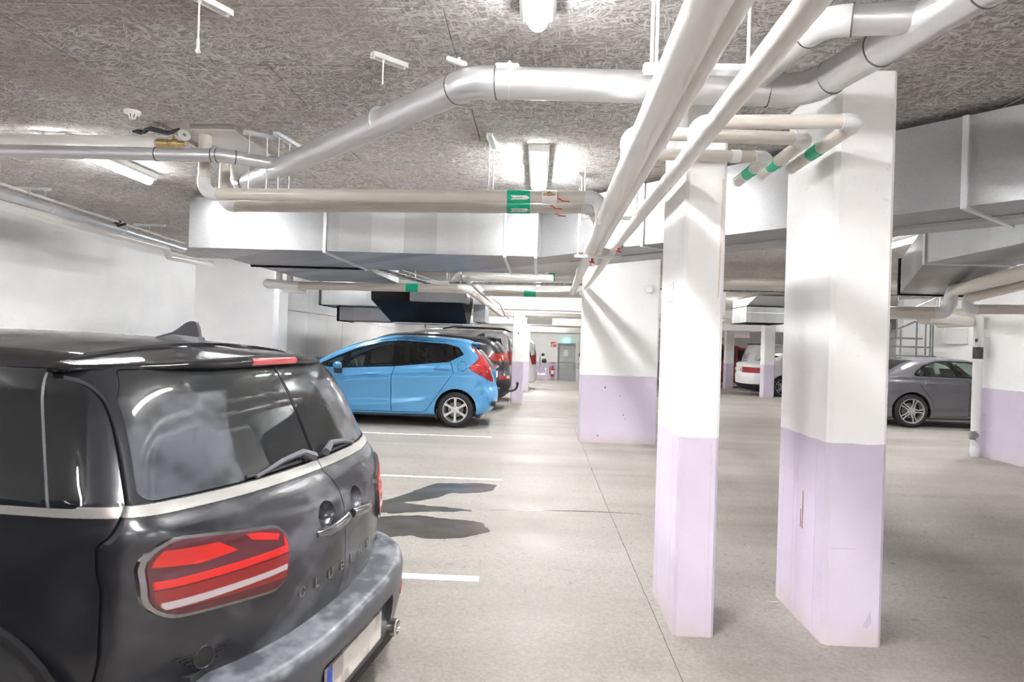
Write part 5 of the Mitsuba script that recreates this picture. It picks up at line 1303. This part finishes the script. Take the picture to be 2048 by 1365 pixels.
# ------------------------------------------------------------------ cars behind: whole bodies with dark glass
def simple_car(key, label, spec, pose, paint, Wb, R, rr, wins, rearwin, lights, style='wide', spokes=5, h=0.035, lower=None, dark=False, cat='car', lens='red_lens', rear_extra=None, doors=(), handles=(), glass='dark_glass', screen=None, surround=None):
    c = Car(key, label, spec, pose, cat=cat); f = c.f
    out = surface(f, *c.grid(h))
    wells = wheel_wells(R, Wb, spec['W'], 0.05)
    inn = surface(f, *c.grid(h * 1.3), level=-0.045)
    body = (out - wells) - inn
    for sd in (1, -1):
        if surround:
            q = side(sd, rounded(surround, 0.03)); frm = (out.translate((0, -.002 * sd, 0)) - inn) ^ q; body = body - q
            for P in wins: frm = frm - side(sd, rounded(P, 0.02))
            c.add('window_frame', frm, 'black_gloss')
        for P in wins:
            q = side(sd, rounded(P, 0.02))
            if glass == 'window_glass': c.add('side_window', (out.translate((0, -.006 * sd, 0)) - out.translate((0, -.011 * sd, 0))) ^ q, glass)
            else: c.add('side_window', (out.translate((0, -.004 * sd, 0)) - inn) ^ q, glass)
            body = body - q
        for nm, P, b in lights:
            q = side(sd, Polygon(P).buffer(.004), 0.3)
            c.add(nm, (body ^ q).translate((-.004, .003 * sd, 0)), b); body = body - q
        for P in doors:
            q = rounded(P, 0.03)
            dk = c.add('door', body ^ side(sd, q.buffer(-.003), 0.4), paint); body = body - side(sd, q.buffer(.003), 0.4)
        for hx, hz in handles:
            yb = c.sy(hx, hz)
            c.add('handle', m3.Manifold.hull_points(np.array([(hx + a, sd * (yb + b), hz + e) for a in (-.10, .10) for b in (0, .035) for e in (-.014, .016)], float)), 'chrome')
    if rearwin is not None:
        q = prx(rounded(rearwin, 0.05), -0.1, spec.get('rw_x', 0.9))
        c.add('rear_window', (out.translate((.005, 0, 0)) - inn) ^ q, 'dark_glass' if glass != 'window_glass' else 'dark_glass'); body = body - q
    if screen is not None:
        P, x0, x1 = screen; q = prx(rounded(P, 0.06), x0, x1)
        c.add('windscreen', (out.translate((-.006, 0, 0)) - out.translate((-.011, 0, 0))) ^ q, glass); body = body - q
    if lower is not None:
        q = mbox(-.3, spec['L'] + .3, -1.2, 1.2, 0, lower)
        c.add('lower_cladding', body ^ q, 'bumper_black'); body = body - q
    c.add('body', body, paint)
    c.add('underbody', mbox(0.3, spec['L'] - .3, -spec['W'] + .15, spec['W'] - .15, spec.get('z0', .15) + .03, spec.get('z0', .15) + .2) - wells, 'black_plastic')
    for x in Wb:
        for sd in (1, -1): wheel(c, x, sd, R, rr, spokes, style, track=spec['W'] - .012, dark=dark)
    return c, out, inn

SUV = dict(L=4.48, W=0.93, H=1.63, z0=0.2,
    top=[(0, 1.50), (0.35, 1.535), (0.7, 1.56), (1.2, 1.60), (1.9, 1.615), (2.5, 1.58), (2.9, 1.47), (3.5, 1.10), (4.0, 1.03), (4.48, 0.85)],
    plan=[(0, 0.84), (0.4, 0.90), (0.9, 0.925), (3.5, 0.925), (4.1, 0.86), (4.48, 0.72)], sect=[(0.2, -0.08), (0.4, -0.01), (0.7, 0), (1.0, -0.02), (1.6, -0.03)],
    belt=[(0, 1.12), (4.48, 1.0)], tum=0.38, crown=0.05,
    rear=[(0.2, 0.16), (0.4, 0.05), (0.55, 0.0), (0.70, 0.01), (0.85, 0.05), (1.0, 0.055), (1.2, 0.10), (1.4, 0.25), (1.54, 0.38), (1.7, 0.5)], rc=[(0, 0), (0.4, 0.02), (0.65, 0.08), (0.8, 0.18), (0.9, 0.36), (1, .6)],
    front=[(0.2, 4.3), (0.5, 4.48), (0.9, 4.40), (1.1, 4.2)], fc=[(0, 0), (0.5, 0.08), (0.8, 0.35), (0.95, 0.7)], bot=[(0, 0.30), (0.6, 0.22), (4.48, 0.22)], rw_x=0.75)
c, out, inn = simple_car('car', 'black sport utility car with a tow hook, parked behind the blue car', SUV, (-0.56, 14.9, 0, 180.0), 'black_paint', (0.92, 3.6), 0.345, 0.22,
    [[(3.2, 1.10), (0.85, 1.16), (0.62, 1.30), (0.85, 1.47), (2.4, 1.50), (2.7, 1.44)]], [(-0.66, 1.19), (0.66, 1.19), (0.55, 1.49), (-0.55, 1.49)],
    [('tail_light', [(0.50, 1.20), (0.0, 1.21), (0.0, 1.06), (0.30, 1.05), (0.48, 1.10)], 'red_lens')], lower=0.64)
c.add('rear_reflector', prx(sbox(0.30, 0.675, 0.84, 0.745).union(sbox(-0.84, 0.675, -0.30, 0.745)), -0.1, .22) ^ (out.translate((-.008, 0, 0)) - inn), 'red_lens')
c.add('reversing_light', prx(sbox(0.42, 0.68, 0.60, 0.74).union(sbox(-0.60, 0.68, -0.42, 0.74)), -0.1, .3) ^ (out.translate((-.012, 0, 0)) - inn), 'clear_lens')
tk = c.add('tow_hook', tube_path([(0.12, 0.0, 0.38), (-0.02, 0, 0.385), (-0.10, 0, 0.42), (-0.135, 0, 0.48), (-0.14, 0, 0.53)], .022, 12), 'black_plastic', label='black tow hook')
c.add('tow_ball', m3.Manifold.sphere(.032, 20).translate((-0.14, 0, 0.555)), 'black_plastic', parent=tk)
c.add('tow_socket', mbox(0.05, .18, -.09, -.02, .33, .40), 'black_plastic', parent=tk)
c.add('aerial_fin', m3.Manifold.hull_points(np.array([(.60, -.02, 1.56), (.60, .02, 1.56), (.80, 0, 1.57), (.62, 0, 1.635), (.66, 0, 1.63)], float)), 'black_plastic')
c.add('spoiler', m3.Manifold.hull_points(np.array([(.30, y, z) for y in (-.52, .52) for z in (1.515, 1.53)] + [(.5, y, z) for y in (-.58, .58) for z in (1.52, 1.56)], float)), 'black_paint')
c.add('wiper', tube_path([(.155, .05, 1.20), (.17, .3, 1.21), (.19, .45, 1.23)], .012, 6), 'black_plastic')

VAN = dict(L=4.4, W=0.92, H=1.83, z0=0.2,
    top=[(0, 1.76), (0.2, 1.795), (0.8, 1.815), (2.0, 1.815), (2.6, 1.72), (3.1, 1.45), (3.5, 1.12), (3.9, 1.02), (4.4, 0.85)],
    plan=[(0, 0.88), (0.4, 0.91), (3.4, 0.915), (4.0, 0.86), (4.4, 0.72)], sect=[(0.2, -0.07), (0.4, -0.01), (0.8, 0), (1.1, -0.02), (1.8, -0.02)], belt=[(0, 1.12), (4.4, 1.05)], tum=0.20, crown=0.04,
    rear=[(0.2, 0.10), (0.4, 0.0), (0.6, 0.0), (0.7, 0.03), (1.2, 0.04), (1.5, 0.09), (1.78, 0.18), (1.9, .25)], rc=[(0, 0), (0.5, 0.02), (0.75, 0.08), (0.88, 0.22), (1, .5)],
    front=[(0.2, 4.25), (0.5, 4.4), (0.9, 4.3), (1.1, 4.1)], fc=[(0, 0), (0.5, 0.08), (0.8, 0.3), (0.95, 0.6)], bot=[(0, 0.26), (4.4, 0.2)], rw_x=0.45)
vw = [[(3.3, 1.12), (2.2, 1.14), (2.2, 1.58), (2.55, 1.58), (2.95, 1.40)], [(2.1, 1.14), (1.25, 1.16), (1.25, 1.60), (2.1, 1.60)], [(1.15, 1.17), (0.22, 1.19), (0.32, 1.60), (1.15, 1.61)]]
c, out, inn = simple_car('van', 'silver grey van with black roof rails behind the black car', VAN, (-0.62, 17.95, fz(-1, 18), 180.0), 'van_grey', (0.85, 3.6), 0.32, 0.21, vw, [(-0.70, 1.16), (0.70, 1.16), (0.62, 1.66), (-0.62, 1.66)],
    [('tail_light', [(0.0, 0.92), (0.20, 0.92), (0.28, 1.20), (0.05, 1.30)], 'red_lens')], cat='van')
for sd in (1, -1): c.add('roof_rail', tube_path([(.12, sd * .68, 1.775), (.28, sd * .69, 1.835), (1.5, sd * .69, 1.855), (1.8, sd * .68, 1.80)], .022, 10), 'black_plastic')
tk = c.add('tow_hook', tube_path([(0.1, 0.0, 0.38), (-0.06, 0, 0.39), (-0.13, 0, 0.46), (-0.14, 0, 0.56)], .022, 12), 'black_plastic', label='black tow hook')
c, out, inn = simple_car('van', 'pale van with clutter at its back, farthest back on the left near the far column', VAN, (0.0, 25.6, fz(-1, 25.6), 180.0), 'white_carpaint', (0.85, 3.6), 0.32, 0.21, vw, [(-0.70, 1.16), (0.70, 1.16), (0.62, 1.66), (-0.62, 1.66)],
    [('tail_light', [(0.0, 0.92), (0.20, 0.92), (0.28, 1.20), (0.05, 1.30)], 'red_lens')], cat='van')
c.add('bike_carrier', cat_([box(-.35, -.02, -.5, .5, .50, .55), box(-.35, -.30, -.5, .5, .55, .75), cyl((-.1, -.3, .55), (-.1, -.3, 1.2), .025, 8), cyl((-.1, .3, .55), (-.1, .3, 1.2), .025, 8)]), 'rod_steel')
c.add('lamp_board', cat_([ball((-.25, .3, 1.05), .09), ball((-.2, .3, 1.28), .06)]), 'black_plastic')

# grey saloon on the right
SAL = dict(L=4.62, W=0.90, H=1.42, z0=0.13,
    top=[(0, 1.02), (0.15, 1.055), (0.40, 1.075), (0.55, 1.13), (0.80, 1.255), (1.05, 1.34), (1.4, 1.395), (1.8, 1.41), (2.2, 1.39), (2.55, 1.32), (3.2, 0.99), (3.8, 0.93), (4.3, 0.83), (4.62, 0.70)],
    plan=[(0, 0.80), (0.4, 0.86), (0.9, 0.895), (3.6, 0.895), (4.2, 0.83), (4.62, 0.68)], sect=[(0.12, -0.09), (0.22, -0.02), (0.34, -0.012), (0.42, -0.03), (0.60, -0.008), (0.75, 0), (0.88, -0.004), (0.97, -0.028), (1.45, -0.028)],
    belt=[(0, 1.02), (1.0, 1.005), (4.62, 0.93)], tum=0.55, crown=0.05,
    rear=[(0.2, 0.14), (0.4, 0.02), (0.6, 0.0), (0.85, 0.03), (1.0, 0.03), (1.1, 0.02)], rc=[(0, 0), (0.4, 0.03), (0.65, 0.11), (0.8, 0.26), (0.9, 0.5)],
    front=[(0.2, 4.5), (0.5, 4.62), (0.8, 4.5), (1, 4.3)], fc=[(0, 0), (0.5, 0.1), (0.8, 0.4), (0.95, 0.8)], bot=[(0, 0.26), (0.6, 0.17), (4.62, 0.17)], rw_x=1.15)
SALX = 6.53
c, out, inn = simple_car('car', 'grey four door saloon parked on the right behind the downpipe', SAL, (SALX, 14.75, 0, 0.0), 'grey_paint', (0.94, 3.67), 0.328, 0.245,
    [[(1.225, 1.035), (0.985, 1.035), (1.10, 1.135), (1.19, 1.195)], [(1.845, 1.035), (1.29, 1.035), (1.245, 1.225), (1.49, 1.305), (1.74, 1.318)], [(2.85, 1.02), (1.90, 1.035), (1.79, 1.318), (2.15, 1.312), (2.50, 1.235)]],
    [(-0.60, 1.09), (0.60, 1.09), (0.50, 1.335), (-0.50, 1.335)],
    [('tail_light', [(0.0, 0.86), (0.42, 0.86), (0.36, 0.95), (0.02, 0.96)], 'red_lens')], style='twin', spokes=5, h=0.03, glass='window_glass', dark=True,
    doors=[[(1.36, 0.245), (2.05, 0.245), (2.05, 0.90), (1.87, 1.02), (1.80, 1.34), (1.49, 1.335), (1.22, 1.25), (1.07, 1.15), (0.95, 1.02), (1.14, 0.79), (1.32, 0.56), (1.37, 0.40)], [(2.056, 0.245), (3.0, 0.245), (3.05, 0.6), (2.98, 0.96), (2.52, 1.25), (2.15, 1.335), (1.806, 1.34), (1.876, 1.02), (2.056, 0.90)]],
    handles=[(1.28, 0.888), (2.25, 0.88)], surround=[(0.945, 1.022), (2.92, 1.005), (2.54, 1.262), (2.15, 1.335), (1.74, 1.342), (1.46, 1.325), (1.20, 1.238), (1.07, 1.142)], screen=([(-0.66, 0.99), (0.66, 0.99), (0.52, 1.36), (-0.52, 1.36)], 2.2, 3.4))
for x0 in (2.1, 1.22):
    for y in (-.36, .36):
        sk = c.add('seat', m3.Manifold.hull_points(np.array([(x0, y + u, z) for u in (-.22, .22) for z in (.36, .5)] + [(x0 + .5, y + u, z) for u in (-.23, .23) for z in (.38, .52)], float)), 'seat_cloth')
        c.add('seat_back', m3.Manifold.hull_points(np.array([(x0 - .02, y + u, .45) for u in (-.22, .22)] + [(x0 + .12, y + u, .45) for u in (-.22, .22)] + [(x0 - .28, y + u, 1.18) for u in (-.15, .15)] + [(x0 - .16, y + u, 1.18) for u in (-.15, .15)], float)), 'seat_cloth', parent=sk)
c.add('aerial_fin', m3.Manifold.hull_points(np.array([(1.0, -.02, 1.32), (1.0, .02, 1.32), (1.2, 0, 1.365), (1.02, 0, 1.395), (1.06, 0, 1.395)], float)), 'grey_paint')

# white estate behind the columns, vans behind it
c, out, inn = simple_car('car', 'white saloon car with red tail lights, seen between the two nearest columns', dict(SAL, L=4.9, W=0.93, H=1.47, top=[(0, 1.08), (0.12, 1.10), (0.45, 1.12), (0.7, 1.17), (1.1, 1.33), (1.5, 1.43), (2.0, 1.46), (2.6, 1.40), (3.4, 1.03), (4.2, 0.93), (4.9, 0.72)], plan=[(0, 0.84), (0.4, 0.90), (0.9, 0.925), (4.0, 0.92), (4.5, 0.84), (4.9, 0.7)], front=[(0.2, 4.8), (0.5, 4.9), (0.8, 4.8), (1, 4.5)]), (6.68, 23.0, -0.055, 0.0), 'white_carpaint', (1.19, 4.06), 0.335, 0.25,
    [[(2.9, 1.05), (1.10, 1.085), (1.35, 1.20), (1.75, 1.33), (2.2, 1.35), (2.6, 1.26)]], [(-0.62, 1.14), (0.62, 1.14), (0.5, 1.40), (-0.5, 1.40)],
    [('tail_light', [(0.0, 0.76), (0.42, 0.76), (0.60, 0.88), (0.60, 0.92), (0.0, 0.94)], 'red_lens')], style='twin', spokes=5, lower=0.40)
c.add('number_plate', mbox(-.012, .01, -.26, .26, .80, .91), 'plate_white')
BIGVAN = dict(VAN, L=4.9, H=1.98, top=[(0, 1.88), (0.2, 1.94), (0.8, 1.96), (2.6, 1.96), (3.1, 1.85), (3.7, 1.45), (4.1, 1.18), (4.9, 0.95)], rear=[(0.2, 0.10), (0.5, 0.0), (0.9, 0.0), (1.3, 0.06), (1.9, 0.28), (2.1, .4)], front=[(0.2, 4.8), (0.6, 4.9), (1.0, 4.8), (1.2, 4.6)])
c, out, inn = simple_car('van', 'white van with violet lettering on its rear, behind the white saloon', BIGVAN, (7.85, 26.3, -0.28, 0.0), 'white_carpaint', (0.95, 3.9), 0.33, 0.21, [[(3.7, 1.2), (2.9, 1.2), (2.9, 1.62), (3.2, 1.62)], [(0.42, 1.05), (0.34, 1.05), (0.50, 1.72), (0.56, 1.72)]], None,
    [('tail_light', [(0.0, 0.90), (0.30, 0.90), (0.30, 0.99), (0.05, 0.99)], 'red_lens')], cat='van')
mat('violet_ink', prin((0.20, 0.17, 0.34), 0.5))
tx = meshkit.text_mesh('tell', 0.34, 0.006); tx.apply_translation((-tx.bounds[:, 0].mean(), 0, 0))
V = tx.vertices.copy(); tx.vertices = np.stack([PC(BIGVAN['rear'])(V[:, 1] + 1.27) + PC(BIGVAN['rc'])(np.abs(V[:, 0] - .1)) - 0.004 - V[:, 2], -V[:, 0] + 0.1, V[:, 1] + 1.27], 1)
c.add('lettering', tx, 'violet_ink', label='violet lettering')
c.add('roof_beacon', cat_([box(.30, .5, -.6, .6, 1.935, 1.965), box(.55, .7, -.55, -.4, 1.95, 2.05)]), 'black_plastic')
c, out, inn = simple_car('van', 'dark red van with black windows behind the far right column', VAN, (6.1, 29.5, -0.17, 0.0), 'red_carpaint', (0.85, 3.6), 0.32, 0.21, vw, [(-0.70, 1.16), (0.70, 1.16), (0.62, 1.66), (-0.62, 1.66)],
    [('tail_light', [(0.0, 0.92), (0.20, 0.92), (0.28, 1.20), (0.05, 1.30)], 'dark_red_lens')], cat='van', spokes=5, style='twin')

# the neighbour whose dark flank shows as the black reflection along the dark estate car; it stands left of the camera
c, out, inn = simple_car('car', 'black car just left of the camera, outside the picture, mirrored in the dark estate car', SUV, (-0.95, -0.45, 0, 180.0), 'black_paint', (0.92, 3.6), 0.345, 0.22,
    [[(3.2, 1.10), (0.85, 1.16), (0.62, 1.30), (0.85, 1.47), (2.4, 1.50), (2.7, 1.44)]], [(-0.66, 1.19), (0.66, 1.19), (0.55, 1.49), (-0.55, 1.49)],
    [('tail_light', [(0.50, 1.20), (0.0, 1.21), (0.0, 1.06), (0.30, 1.05), (0.48, 1.10)], 'red_lens')], h=0.06, lower=0.64)
